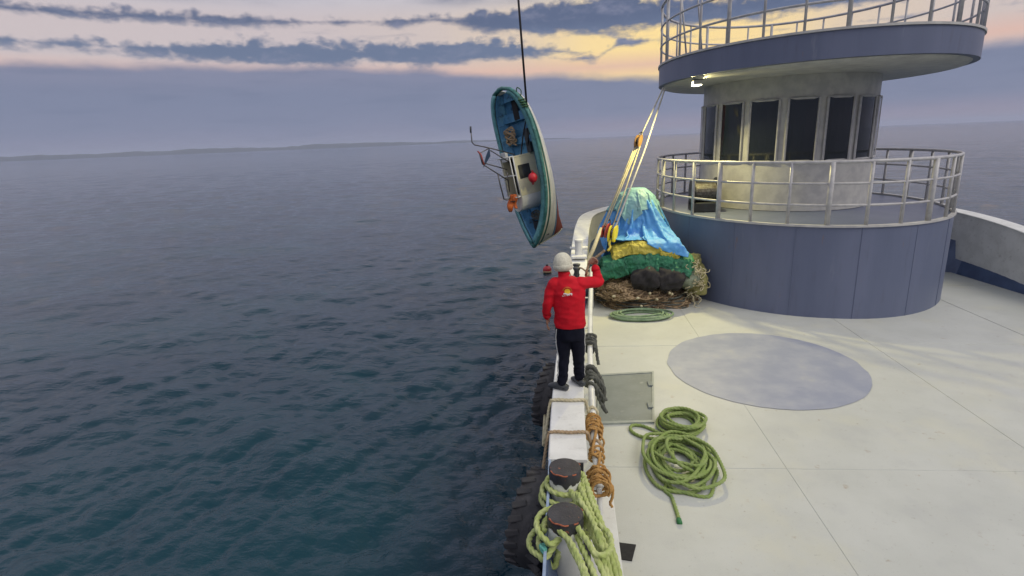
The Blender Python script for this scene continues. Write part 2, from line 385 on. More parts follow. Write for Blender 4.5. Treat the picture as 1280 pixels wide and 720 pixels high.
# bulwarks: one per side
def bulwark(mir, label, ranges):
    t = thing('bulwark', (0 if not mir else 2*CX, 8, 0), label, 'bulwark')
    bw = B(); cp = B()
    for y0, y1 in ranges:
        idx = [i for i, p in enumerate(capl) if y0-.13 <= p.y <= y1+.13]
        secs = []; cs = []
        for i in idx:
            p, q = capl[i], NRM[i]
            secs.append([p-q*.150+Vector((0, 0, -.03)), p-q*.150+Vector((0, 0, -.75)), Vector((p.x, p.y, -.05))+q*.13, p+q*.155+Vector((0, 0, -.03))])
            cs.append([p-q*.185+Vector((0, 0, -.028)), p+q*.185+Vector((0, 0, -.028)), p+q*.19+Vector((0, 0, -.008)), p+q*.178+Vector((0, 0, .002)), p-q*.178+Vector((0, 0, .002)), p-q*.19+Vector((0, 0, -.008))])
        strip(bw, secs, mir); strip(cp, cs, mir)
    bw.build('side_plating', m_white, t, False, 35); cp.build('rail_cap', m_white, t, False, 35)
    return t
BW = bulwark(False, 'white steel bulwark the man in red stands on, curving round to the bow', [(-3, 3.1), (4.78, 30)])
bulwark(True, 'white steel bulwark on the far side of the deck at right', [(-3, 30)])
# pocket in the bulwark where the bollards stand
pk = B(); pk.box((-.02, 3.94, .36), (.30, 1.62, .06)); pk.box((.145, 3.94, .19), (.03, 1.62, .38)); pk.box((-.02, 3.145, .5), (.29, .04, .44)); pk.box((-.02, 4.755, .5), (.29, .04, .44))
pk.build('bollard_pocket', m_dark, BW)
pk = B(); pk.box((-.198, 3.94, .40), (.022, 1.68, .70)); pk.build('outer_plate', mat('pale_blue_paint', (.33, .42, .55), (.24, .31, .42), 8, .5), BW)
# seams across the cap where plates are welded
for y in (7.4, 11.2, 13.25, 15.3):
    i = min(range(len(capl)), key=lambda k: abs(capl[k].y-y)); p, q = capl[i], NRM[i]
    B().tube([p-q*.18+Vector((0, 0, .003)), p+q*.18+Vector((0, 0, .003))], .006, 6).build('weld_seam', m_white, BW)
# pipe rail along the inside of the bulwark
PR = thing('pipe_rail', (.27, 6, 0), 'white pipe handrail running inside the bulwark beside the man', 'handrail')
pts = [capl[i]+NRM[i]*.29+Vector((0, 0, -.15)) for i in range(len(capl)) if 4.45 < capl[i].y < 12.2]
PR_PTS = pts
B().tube(pts, .042, 12).build('pipe', m_white, PR, True)
for y in (4.6, 5.9, 7.4, 9.0, 10.6, 12.0):
    p = min(pts, key=lambda k: abs(k.y-y)); B().cyl(p+Vector((.0, 0, -.02)), Vector((p.x+.02, p.y, 0)), .026, 10).build('stanchion', m_white, PR, True)
    B().box(p+Vector((-.08, 0, -.02)), (.10, .05, .014)).build('bracket', m_white, PR)
def pipe_at(y): return min(PR_PTS, key=lambda k: abs(k.y-y)).copy()
# bollards
m_chip = mat('orange_rust', (.42, .13, .06), (.26, .08, .04), 40, .8, .4, 90)
def bollard(c, label):
    t = thing('mooring_bollard', c, label, 'bollard', 'mooring bollards on the near bulwark')
    x, y, z = c
    B().lathe([(.138, 0), (.138, .46)], c, 40).build('post', m_white, t, False, 40)
    # chipped lower edge of the black band
    n = 64; rs = [[], [], [], [], []]
    for j in range(n):
        a = 2*math.pi*j/n; e = .45+.045*fbm((math.cos(a)*1.6, math.sin(a)*1.6, x*9+y), 1.6, 4)
        for k, (r, zz) in enumerate(((.1375, e), (.1415, e), (.142, .535), (.136, .55), (.12, .5505))):
            rs[k].append(Vector((x+r*math.cos(a), y+r*math.sin(a), z+zz)))
    B().rings(rs).build('black_top', m_blackp, t, False, 40)
    for a0, a1 in ((3.6, 4.9), (5.2, 5.5), (.3, .55)):
        B().tube([Vector((x+.140*math.cos(a), y+.140*math.sin(a), z+.545+.004*math.sin(a*9))) for a in np.linspace(a0, a1, 12)], [.0035+.004*abs(math.sin(k*1.7+x)) for k in range(12)], 6).build('rust_chip', m_chip, t, True)
    B().lathe([(.165, 0), (.165, .02), (.14, .035)], c, 32).build('foot_flange', m_white, t, False, 40)
    return t
B1 = Vector((-.045, 3.70, .395)); B2 = Vector((-.05, 4.33, .395))
bollard(B1, 'nearer black-topped bollard with rust chipped along its front rim')
bollard(B2, 'farther black-topped bollard just behind the nearest one')
# shackle lying in the pocket by the near bollard
sh = thing('shackle', (-.02, 3.42, .40), 'dark steel shackle lying below the nearer bollard', 'shackle')
c0 = Vector((-.03, 3.45, .43))
B().tube(crom([c0+Vector(q) for q in ((-.04, .08, 0), (-.05, 0, 0), (-.03, -.07, 0), (.03, -.07, 0), (.05, 0, 0), (.04, .08, 0))], .012), .014, 8).build('bow', m_steel, sh, True)
B().cyl(c0+Vector((-.075, .085, 0)), c0+Vector((.075, .085, 0)), .013, 10).build('pin', m_steel, sh, True)
B().lathe([(.03, -.012), (.034, 0), (.03, .012)], c0+Vector((.03, -.13, .01)), 20).build('swivel_eye', m_steel, sh, True)
# ------------------------------------------------------------------ mooring ropes
def around(c, r, z, a0, a1, n=14, sq=1.0, dx=0, dy=0): return [Vector((c.x+dx+r*math.cos(a), c.y+dy+r*sq*math.sin(a), z(k/(n-1)) if callable(z) else z)) for k, a in enumerate(np.linspace(a0, a1, n))]
RR = .0185
def lead(*pp): return [onz(*p) for p in pp]
mr = B()
# far bollard: turns low on the post, tails run aft over the bulwark edge
for k, (r, z) in enumerate(((.165, .76), (.185, .70), (.178, .655))):
    loop = around(B2, r, lambda t, z=z: z+.02*math.sin(3*t+k), rad(20+6*k), rad(338-10*k), 16, 1, -.02*k, -.01*k)
    tail = [lead((722, 600, .80), (736, 634, .79), (752, 672, .76), (766, 704, .66), (772, 738, .5)),
            lead((728, 592, .78), (744, 632, .75), (760, 676, .66), (774, 716, .48), (778, 745, .32)),
            lead((712, 612, .78), (728, 640, .81), (744, 676, .79), (756, 708, .76), (764, 738, .7))][k]
    rope(mr, list(reversed(loop)) + tail if k != 2 else loop[2:] + tail, RR)
tag(mr.build('mooring_rope', m_rope_g, None, True), 'lime green rope wound round the farther bollard, tails running aft', 'rope', 'lime green mooring ropes on the bollards')
mr = B()
specs = [((.19, .80, .05), lead((716, 665, .83), (730, 690, .82), (742, 716, .80), (748, 740, .76))),
         ((.22, .73, .10), lead((712, 655, .90), (728, 668, .88), (742, 690, .85), (756, 722, .76), (760, 742, .7))),
         ((.20, .67, .02), lead((704, 668, .80), (716, 688, .83), (728, 712, .82), (736, 745, .78)))]
for k, ((r, z, dxx), tail) in enumerate(specs):
    loop = around(B1, r, lambda t, z=z, k=k: z+.05*math.sin(math.pi*t)*(-1)**k-.03*k*t, rad(30-10*k), rad(250), 16, 1, -dxx*.7, .01)
    rope(mr, loop + tail, RR)
tail = lead((724, 626, .93), (740, 650, .90), (750, 676, .86), (760, 706, .74), (766, 738, .58))
rope(mr, around(B1, .17, .82, rad(200), rad(40), 10) + tail, RR)
for tl in (lead((730, 600, .80), (740, 628, .78), (755, 662, .72), (770, 700, .55), (776, 735, .4)), lead((722, 618, .86), (734, 645, .84), (748, 680, .78), (762, 716, .62), (768, 740, .5)),
           lead((700, 660, .88), (712, 676, .86), (722, 694, .84), (732, 716, .82), (738, 745, .78))):
    rope(mr, around(B1, .185, .74+.03*random.random(), rad(170), rad(35), 9)+tl, RR)
# a slack bight hanging between the leads
rope(mr, lead((738, 645, .86), (750, 656, .88), (762, 668, .87), (764, 684, .86), (754, 694, .87), (740, 690, .88)), RR*.9)
tag(mr.build('mooring_rope', m_rope_g, None, True), 'lime green rope looped slackly over the nearer bollard, tails running aft', 'rope', 'lime green mooring ropes on the bollards')
# turquoise line bunched on the cap at the very bottom
tq = B(); rng = random.Random(4)
P = []
for k in range(60):
    a = k*.9; P.append(Vector((-.04+(.10+.03*math.sin(k*1.7))*math.cos(a)*1.05, 3.02+.07*math.sin(a*.93)+.02*math.sin(k), .772+.012*(k % 5)+.002*k/6)))
rope(tq, P, .010, .012)
tag(tq.build('turquoise_line', m_teal, None, True), 'turquoise line bunched on the bulwark below the near bollard', 'rope')
tq = B(); P = [Vector((-.215+.02*math.cos(k*1.1), 3.55+.035*math.sin(k*.9), .742+.02*math.sin(k*1.9))) for k in range(16)]
rope(tq, P, .010, .012); tag(tq.build('turquoise_knot', m_teal, None, True), 'small turquoise knot on the outer bulwark edge left of near bollard', 'rope')
# ------------------------------------------------------------------ tyres
def tyre_proto():
    R, w = .47, .18
    prof = [(-.62, .55), (-.72, .62), (-.9, .75), (-1.0, .80), (-.98, .86), (-.86, .92), (-.4, .98), (0, 1.0), (.4, .98), (.86, .92), (.98, .86), (1.0, .80), (.9, .75), (.72, .62), (.62, .55), (.56, .60), (.5, .85), (0, .93), (-.5, .85), (-.56, .60)]
    n = 56; rs = []
    for j in range(n):
        a = 2*math.pi*j/n; rs.append([Vector((x*w, R*r*math.cos(a), R*r*math.sin(a))) for x, r in prof])
    carc = B(); carc.rings(rs, False, True)
    lug = B(); lug.box((0, 0, 0), (w*.80, .062, .046), Matrix.Rotation(rad(24), 3, 'Z'), .014)
    return carc.mesh('tyre_carcass'), lug.mesh('tread_lug')
TC, TL = tyre_proto()
TC.materials.append(m_rubber); TL.materials.append(m_rubber)
TC.polygons.foreach_set('use_smooth', [True]*len(TC.polygons)); TC.set_sharp_from_angle(angle=rad(45))
def tyre(c, label, tilt):
    t = thing('tyre_fender', c, label, 'tyre', 'tyre fenders hung over the ship side'); t.rotation_euler = (0, rad(tilt), rad(-17))
    o = bpy.data.objects.new('carcass', TC); COL.objects.link(o); o.parent = t
    N_ = 22
    for j in range(N_):
        for s in (-1, 1):
            a = 2*math.pi*(j+.5*(s > 0))/N_; l = bpy.data.objects.new('tread_lug', TL); COL.objects.link(l); l.parent = t
            l.location = (s*.110, .449*math.cos(a), .449*math.sin(a)); l.rotation_euler = (a-math.pi/2, 0, 0)
            if s > 0: l.rotation_euler = (a-math.pi/2, 0, math.pi)
    return t
T1 = onz(673, 648, .10); T2 = onz(692, 495, .08)
tyre(T1, 'large tractor tyre fender nearest the camera, beside the bollards', 6); tyre(T2, 'tractor tyre fender hanging below the man standing on the bulwark', 6)
# lanyards over the cap
def lanyard(y, m, r, label, ty):
    bb = B(); rope(bb, [Vector((-.36, ty, -.1)), Vector((-.30, y-.3, .35)), Vector((-.235, y-.02, .70)), Vector((-.19, y, .768)), Vector((0, y-.01, .772)), Vector((.165, y+.005, .768)), Vector((.20, y+.01, .70)), Vector((.235, y+.02, .56)), Vector((.30, y+.03, .54)), Vector((.325, y+.03, .60)), Vector((.27, y+.04, .66)), Vector((.215, y+.04, .62))], r)
    tag(bb.build('tyre_lanyard', m, None, True), label, 'rope', 'tyre lanyards across the bulwark cap')
lanyard(onz(710, 501, .76).y, m_rope_y, .016, 'pale lanyard crossing the bulwark just behind the man\'s shoes', T2.y)
lanyard(onz(710, 541, .76).y, m_rope_t, .014, 'tan lanyard crossing the bulwark between the man and the bollards', T1.y+.2)
# ------------------------------------------------------------------ ropes on the pipe rail
def wraps(bb, y0, y1, r0, r, turns, seed):
    rg = random.Random(seed); P = []; n = int(turns*9)
    for k in range(n):
        t = k/(n-1); y = y0+(y1-y0)*(t+.12*math.sin(t*17+seed)); c = pipe_at(y); c.y = y
        a = 2*math.pi*turns*t; q = r0*(1+.45*rg.random()); P.append(c+Vector((q*math.cos(a), rg.uniform(-.015, .015), q*math.sin(a))))
    rope(bb, P, r, .012)
oy0, oy1, oy2, oy3 = onz(740, 523, .6).y, onz(741, 547, .6).y, onz(744, 592, .6).y, onz(746, 612, .6).y
ob = B(); wraps(ob, oy0, oy1, .058, .011, 10, 2); wraps(ob, oy1+.02, oy0-.1, .072, .009, 5, 8)
c = pipe_at(oy1); rope(ob, [c+Vector(q) for q in ((.05, 0, .03), (.10, -.03, -.05), (.085, -.04, -.12), (.10, -.05, -.17))], .010)
rope(ob, [pipe_at(oy1)+Vector((.02, 0, .06)), pipe_at((oy1+oy2)/2)+Vector((-.04, 0, .065)), pipe_at((oy1*.4+oy2*.6))+Vector((.03, 0, .06)), pipe_at(oy2)+Vector((0, 0, .06))], .013)
wraps(ob, (oy1+oy2)/2-.12, (oy1+oy2)/2+.12, .056, .011, 3, 4)
wraps(ob, oy2, oy3, .060, .011, 9, 5); wraps(ob, oy3, oy2+.04, .078, .009, 4, 11)
c = pipe_at(oy3); rope(ob, [c+Vector(q) for q in ((.05, .05, .05), (.12, 0, 0), (.12, -.02, -.10), (.10, -.03, -.16), (.12, -.03, -.20))], .011)
rope(ob, [c+Vector(q) for q in ((-.03, .12, .07), (.06, .06, .09), (.11, -.02, .0), (.08, -.02, -.09))], .011)
tag(ob.build('orange_lashing', m_rope_o, None, True), 'frayed orange rope knotted round the pipe rail behind the bollards', 'rope')
kb = B(); ky = onz(741, 470, .6).y
for k in range(7):
    c = pipe_at(ky-.12*(k-2)*.6); w = .05+.012*(k % 3); dp = .30+.05*math.sin(k*2.1)
    rope(kb, [c+Vector(q) for q in ((-w, .02*k-.05, .0), (-.02, 0, .065), (w, -.03, .03), (w+.05, -.05, -dp*.5), (w+.02+.02*k, -.10, -dp), (w+.09, -.16+.03*k, -dp*.9), (w+.10, -.07, -dp*.4), (w, .05, .02))], .018, .02)
wraps(kb, ky-.2, ky+.25, .06, .018, 5, 3)
tag(kb.build('hanging_rope', m_rope_k, None, True), 'dark damp rope hank hung over the pipe rail beside the hatch', 'rope')
kb = B(); ky = onz(741, 430, .6).y; wraps(kb, ky-.25, ky+.2, .07, .02, 5, 13)
c = pipe_at(ky); rope(kb, [c+Vector(q) for q in ((.04, 0, .06), (.09, -.05, -.02), (.11, -.1, -.2), (.13, -.14, -.3))], .02)
tag(kb.build('rail_knot', m_rope_k, None, True), 'dark rope knot tied on the pipe rail beside the man\'s thigh', 'rope')
# ------------------------------------------------------------------ deck fittings
hc = [onz(*q, 0) for q in ((748, 470), (817, 466), (818, 530), (746, 532))]
HT = thing('deck_hatch', (hc[0]+hc[1]+hc[2]+hc[3])/4, 'grey-green flush hatch let into the deck beside the pipe rail', 'hatch')
cen = HT.location.copy(); 
def quad_prism(bb, q, z0, z1, k=1.0):
    vs = [cen+(p-cen)*k+Vector((0, 0, z0)) for p in q]+[cen+(p-cen)*k+Vector((0, 0, z1)) for p in q]
    return bb.add(vs, [(3, 2, 1, 0), (4, 5, 6, 7)]+[(i, (i+1) % 4, 4+(i+1) % 4, 4+i) for i in range(4)])
for v in hc: v.z = 0
cen.z = 0
quad_prism(B(), hc, .003, .022, .93).build('lid', m_hatch, HT)
for i in range(4):
    a, b_ = hc[i], hc[(i+1) % 4]; a2, b2 = cen+(a-cen)*.935, cen+(b_-cen)*.935
    vs = [a, b_, b2, a2]; B().add([p+Vector((0, 0, .004)) for p in vs]+[p+Vector((0, 0, .034)) for p in vs], [(3, 2, 1, 0), (4, 5, 6, 7)]+[(k, (k+1) % 4, 4+(k+1) % 4, 4+k) for k in range(4)]).build('frame_bar', mat('hatch_frame_paint', (.33, .36, .32), (.26, .29, .27), 9, .5), HT)
for f in (.25, .75):
    p = hc[1].lerp(hc[2], f); p = cen+(p-cen)*.86; B().box(p+Vector((0, 0, .034)), (.07, .16, .024), None, .006).build('hinge', m_hatch, HT)
p = hc[0].lerp(hc[3], .5); p = cen+(p-cen)*.78
B().tube(crom([p+Vector((0, y, z)) for y, z in ((-.07, .02), (-.065, .05), (.065, .05), (.07, .02))], .01), .009, 8).build('lift_handle', m_steel, HT, True)
# grey steel locker against the bulwark behind the ropes
lk = thing('steel_locker', (.30, 4.1, 0), 'grey steel locker against the bulwark half hidden by mooring ropes', 'locker')
B().box((.285, 4.12, .135), (.23, 1.42, .25), None, .006).build('body', mat('grey_locker_paint', (.30, .31, .30), (.22, .23, .22), 6, .5), lk)
B().box((.290, 4.12, .272), (.26, 1.46, .022), None, .005).build('lid', m_white, lk)
# black rubber mat
q = [onz(*p, .012) for p in ((764, 677), (795, 681), (790, 701), (764, 697))]
bb = B(); vs = [Vector((p.x, p.y, z)) for z in (.004, .016) for p in q]; bb.add(vs, [(3, 2, 1, 0), (4, 5, 6, 7)]+[(i, (i+1) % 4, 4+(i+1) % 4, 4+i) for i in range(4)])
tag(bb.build('rubber_mat', m_mat), 'black rubber scrap lying on deck beside the mooring ropes', 'mat')
# coils of green rope on deck
def coil(c, rx, ry, turns, r, seed, lift, jit=.12, inner=.55):
    rg = random.Random(seed); P = []; n = turns*11
    for k in range(n):
        t = k/n; a = 2*math.pi*k/11; s = inner+(1-inner)*(.5+.5*math.sin(t*9.3+seed)) + rg.uniform(-jit, jit)*.4
        ox = jit*rx*math.sin(k/11*2.4+seed); oy = jit*ry*math.cos(k/11*1.9+seed)
        z = r + lift*t*(.55+.45*math.sin(k*.37)**2) + rg.uniform(0, r*.6)
        P.append(Vector((c.x+ox+rx*s*math.cos(a), c.y+oy+ry*s*math.sin(a), z)))
    return P
c1 = onz(851, 582, 0); c2 = onz(851, 533, 0)
cb = B(); P = coil(c1, .37, .53, 14, .016, 1, .18, .20, .45)
start = [onz(*p, .02) for p in ((849, 651), (846, 640), (840, 622), (834, 606))]
end = [onz(*p, .03) for p in ((838, 552), (822, 549), (800, 545), (789, 538), (790, 532), (802, 532), (818, 538), (832, 545), (846, 549))]
rope(cb, start+P+end, .0165, .012)
cp_ = onz(849, 652, .02)
CR = cb.build('rope_coil', m_rope_d, None, True); tag(CR, 'larger grass green rope coil with loose tail lying on deck', 'rope coil', 'green rope coils by the hatch')
wp = B(); wp.tube([cp_+Vector((0, -.03, .0)), cp_+Vector((0, .03, .004))], .027, 10); wp.build('whipped_end', mat('green_tape', (.03, .17, .05)), CR, True)
cb = B(); rope(cb, coil(c2, .29, .31, 10, .016, 5, .16, .11, .68), .0165, .012)
tag(cb.build('rope_coil', m_rope_d, None, True), 'smaller neat grass green rope coil behind the larger one', 'rope coil', 'green rope coils by the hatch')
cb = B(); c3_ = onz(801, 397, 0); rope(cb, coil(c3_, .64, .36, 9, .022, 9, .10, .06, .72), .022, .03, fine=False)
tag(cb.build('rope_coil', m_rope_s, None, True), 'flat sage green rope coil in front of the net pile', 'rope coil')
# ------------------------------------------------------------------ net pile
def bundle(name, P, ry, rz, m, label, cat, seed, amp=.05, sc=5, n=44, group=None, folds=0, parent=None, taper=.45):
    pts = crom(P, .03); rs = []; N_ = len(pts); L = 0
    for i, p in enumerate(pts):
        if i: L += (p-pts[i-1]).length
        t = (pts[min(N_-1, i+1)]-pts[max(0, i-1)]).normalized(); side = t.cross(Vector((0, 0, 1))).normalized(); u = side.cross(t)
        e = min(1, i/4, (N_-1-i)/4); e = taper+(1-taper)*math.sin(e*math.pi/2)
        ring = []
        for j in range(n):
            a = 2*math.pi*j/n; k = 1+folds*abs(math.sin(a*2.5+L*6+2*fbm((L*2, a, seed), 1, 3)))
            q = p+side*(ry*e*k*math.cos(a))+u*(rz*e*k*math.sin(a))
            d = (q-p).normalized(); w = 1-2*abs(mn.noise((q+Vector((seed, 0, 0)))*sc)); w2 = 1-2*abs(mn.noise((q+Vector((0, seed, 0)))*sc*2.1)); q = q+d*(amp*1.3*fbm(q+Vector((seed*3, 1, 2)), sc*.5, 3)+amp*.9*w+amp*.5*w2)+Vector((0, 0, amp*.8*fbm(Vector((q.x, q.y, seed)), 3, 3)))
            if q.z < .01: q.z = .01
            ring.append(q)
        rs.append(ring)
    o = B().rings(rs).build(name, m, parent, True)
    if label: tag(o, label, cat, group)
    return o
m_net = mat('brown_netting', (.26, .19, .10), (.14, .105, .06), 9, .9, 1.0, 55, stains=((14, (.36, .27, .15), .55, .7, .8), (8, (.05, .04, .03), .55, .7, .8)), bdist=.03)
m_tannet = mat('tan_netting', (.46, .34, .17), (.30, .20, .09), 8, .9, 1.0, 55, stains=((16, (.5, .38, .2), .55, .7, .7),), bdist=.03)
m_green = mat('green_tarpaulin', (.018, .16, .075), (.012, .10, .055), 6, .68, .5, 16, stains=((5, (.05, .26, .13), .55, .7, .7),), bdist=.02)
m_yel = mat('mustard_tarpaulin', (.44, .38, .05), (.30, .26, .03), 5, .6, .5, 16, bdist=.02)
m_black = mat('black_sackcloth', (.012, .011, .012), (.022, .02, .02), 12, .85, .5, 40)
m_slate = mat('slate_blue_tarpaulin', (.10, .15, .24), (.07, .10, .17), 6, .55, .5, 16, bdist=.02)
m_sagecloth = mat('sage_cloth', (.24, .28, .20), (.18, .21, .14), 7, .85, .6, 30, bdist=.02)
m_olive = mat('olive_netting', (.36, .33, .12), (.22, .22, .08), 8, .9, 1., 60, bdist=.03)
m_rope_k2 = mat('brown_twine', (.24, .17, .09), (.14, .10, .06), 14, .85, .5, 120)
NP = thing('fishing_net_heap', (1.65, 12.9, 0), 'heap of brown fishing net under the blue tarpaulin', 'net')
NET = []
def dome(name, c, r, seed, m, par, amp=.16, n=64, mm=26):
    rs = []
    for i in range(mm):
        f = i/(mm-1); a = f*math.pi/2*.98; ring = []
        for j in range(n):
            th = 2*math.pi*j/n; p = Vector((math.cos(th)*math.cos(a), math.sin(th)*math.cos(a), math.sin(a)))
            k = 1+amp*1.6*fbm(p+Vector((seed, 0, 0)), 2.2, 5)+amp*.5*fbm(p+Vector((0, seed, 0)), 9, 3)
            ring.append(Vector((c[0]+p.x*r[0]*k, c[1]+p.y*r[1]*k, max(.008, c[2]+p.z*r[2]*k))))
        rs.append(ring)
    o = B().rings(rs).build(name, m, par, True); return o, rs
hp, R1 = dome('net_mound', (1.67, 12.95, 0), (1.05, 1.12, .62), 3, m_net, NP)
hp2, R2 = dome('net_lump', (1.28, 12.30, .25), (.56, .46, .36), 8, m_tannet, NP)
st = B(); st2 = B(); rg = random.Random(5)
def strands(bb, R, n, r, a0, a1, k0=0, k1=12):
    for _ in range(n):
        i = rg.randint(k0, k1); th = rg.uniform(a0, a1); P = []; z0 = rg.uniform(.0, .05); ln = rg.randint(5, 11)
        for s in range(ln):
            th2 = th+s*rg.uniform(.03, .10); ii = max(0, min(len(R)-1, i+rg.choice((-1, 0, 0, 1)))); i = ii
            j = th2/(2*math.pi)*len(R[0]); j0 = int(j) % len(R[0]); q = R[ii][j0].lerp(R[ii][(j0+1) % len(R[0])], j-int(j))
            o = (q-Vector((1.67, 12.95, 0))).normalized(); P.append(q+o*(.012+z0)+Vector((rg.uniform(-.02, .02), rg.uniform(-.02, .02), rg.uniform(-.02, .03))))
        for q in P: q.z = max(q.z, .015)
        bb.tube(crom(P, None, False, 4), r, 5)
strands(st, R1, 330, .011, math.pi*.9, math.pi*2.1, 0, 15); strands(st, R2, 60, .010, math.pi*.95, math.pi*2.05, 2, 18)
o = st.build('net_strands', m_rope_k2, NP, True); o['kind'] = 'stuff'
strands(st2, R1, 190, .012, math.pi*.9, math.pi*2.1, 0, 14); strands(st2, R2, 150, .011, math.pi*.95, math.pi*2.05, 1, 15)
o = st2.build('tan_strands', m_rope_t, NP, True); o['kind'] = 'stuff'
bl = B()
for k in range(4):
    P = [R1[min(20, 1+k)][j % 64]+Vector((.03*math.sin(j), -.05, .03*k)) for j in range(34, 62, 2)]
    rope(bl, P, .02, .03, fine=False)
bl.build('head_rope', m_rope_k, NP, True)
ft = B(); fg = random.Random(9)
for k in range(7):
    p = ony(fg.uniform(752, 850), fg.uniform(366, 384), 11.75); ell(ft, p, (.045, .03, .03), Matrix.Rotation(fg.uniform(0, 3), 3, 'Z'), 10, 6)
ft.build('net_floats', m_rope_y, NP, True)
bundle('black_sack', [ony(792, 352, 12.05), ony(803, 350, 11.98), ony(814, 349, 11.98), ony(821, 350, 12.0)], .18, .215, m_black, 'left one of two black sacks lying on the brown nets', 'sack', 2, .055, 6.5, taper=.72, group='black sacks on the net pile')
bundle('black_sack', [ony(823, 350, 12.0), ony(831, 349, 11.96), ony(840, 350, 11.96), ony(847, 351, 12.02)], .18, .21, m_black, 'right one of two black sacks, next to the sage bundle', 'sack', 6, .055, 6.5, taper=.72, group='black sacks on the net pile')
bundle('slate_tarpaulin', [ony(764, 334, 12.6), ony(780, 326, 12.6), ony(800, 322, 12.6), ony(822, 322, 12.6), ony(842, 326, 12.6)], .26, .14, m_slate, 'slate blue cloth squeezed between green and mustard tarpaulins', 'tarpaulin', 14, .06, 5, 36, folds=.12)
bundle('green_bundle', [ony(846, 336, 12.2), ony(853, 330, 12.25), ony(860, 326, 12.4)], .2, .17, mat('bright_green_tarpaulin', (.06, .25, .10), (.04, .18, .08), 6, .5, .5, 16), 'small bright green bundle at the right end of net pile', 'bundle', 21, .05, 5)
bundle('sage_bundle', [ony(849, 352, 12.15), ony(856, 348, 12.2), ony(864, 346, 12.35)], .19, .20, m_sagecloth, 'pale sage bundle right of the black sacks', 'bundle', 23, .05, 5)
ol = thing('olive_net', (2.9, 12.4, 0), 'olive yellow net spilling down the right end of pile', 'net')
bundle('net_fold', [ony(856, 322, 12.6), ony(864, 335, 12.5), ony(868, 352, 12.35), ony(866, 366, 12.3)], .18, .16, m_olive, None, None, 31, .08, 7, parent=ol)
so_ = B()
for k in range(70):
    p = ony(rg.uniform(858, 876), rg.uniform(325, 372), rg.uniform(12.0, 12.3)); P = [p]
    for s in range(6): P.append(P[-1]+Vector((rg.uniform(-.08, .08), rg.uniform(-.05, .05), rg.uniform(-.08, .05))))
    for q in P: q.z = max(q.z, .02)
    so_.tube(crom(P, None, False, 4), .010, 5)
o = so_.build('net_strands', m_rope_y, ol, True); o['kind'] = 'stuff'
# tarpaulins: faded teal peak and bright blue drape
def drape(name, c, prof, hem, a0, a1, m, label, seed, fold, n=150, mm=56, lift=0, sx=1, sy=1):
    rs = []
    for i in range(n+1):
        th = a0+(a1-a0)*i/n; zb = hem(th); col_ = []
        for k in range(mm+1):
            v = k/mm; z = prof[0][1]+(zb-prof[0][1])*v
            for (r0, z0), (r1, z1) in zip(prof, prof[1:]):
                if z <= z0 and z >= z1: r = r0+(r1-r0)*(z0-z)/(z0-z1); break
            else: r = prof[-1][0]+(prof[-1][1]-z)*.25
            d = Vector((math.cos(th)*sx, math.sin(th)*sy, 0)); g = min(1, r/.5)
            q = Vector((d.x*1.1+seed, d.y*1.1, z*.55-th*.12))
            rid = 1-2*abs(mn.noise(q*2.6)); rid2 = 1-2*abs(mn.noise(q*5.3+Vector((3, 1, z*.9))))
            f = fold*g*(rid*.75+rid2*.35)+fold*.6*mn.noise(q*1.2)*g
            r = max(.01, r+lift)+f
            col_.append(Vector(c)+d*r+Vector((0, 0, z+fold*.35*mn.noise(q*4)*g)))
        rs.append(col_)
    k = mm+1; bb = B(); bb.add([p for r in rs for p in r], [(i*k+j, i*k+j+1, (i+1)*k+j+1, (i+1)*k+j) for i in range(n) for j in range(mm)])
    o = bb.build(name, m, None, True); s = o.modifiers.new('thick', 'SOLIDIFY'); s.thickness = .012
    return tag(o, label, 'tarpaulin')
m_tealt = mat('faded_teal_tarpaulin', (.22, .42, .42), (.16, .33, .36), 2.5, .62, .35, 14, stains=((3, (.24, .36, .33), .5, .7, .6),), bdist=.03)
m_bluet = mat('blue_tarpaulin', (.10, .36, .70), (.07, .27, .58), 2.2, .58, .35, 14, stains=((2.4, (.06, .24, .66), .5, .68, .8), (4, (.25, .45, .56), .58, .72, .7)), bdist=.03)
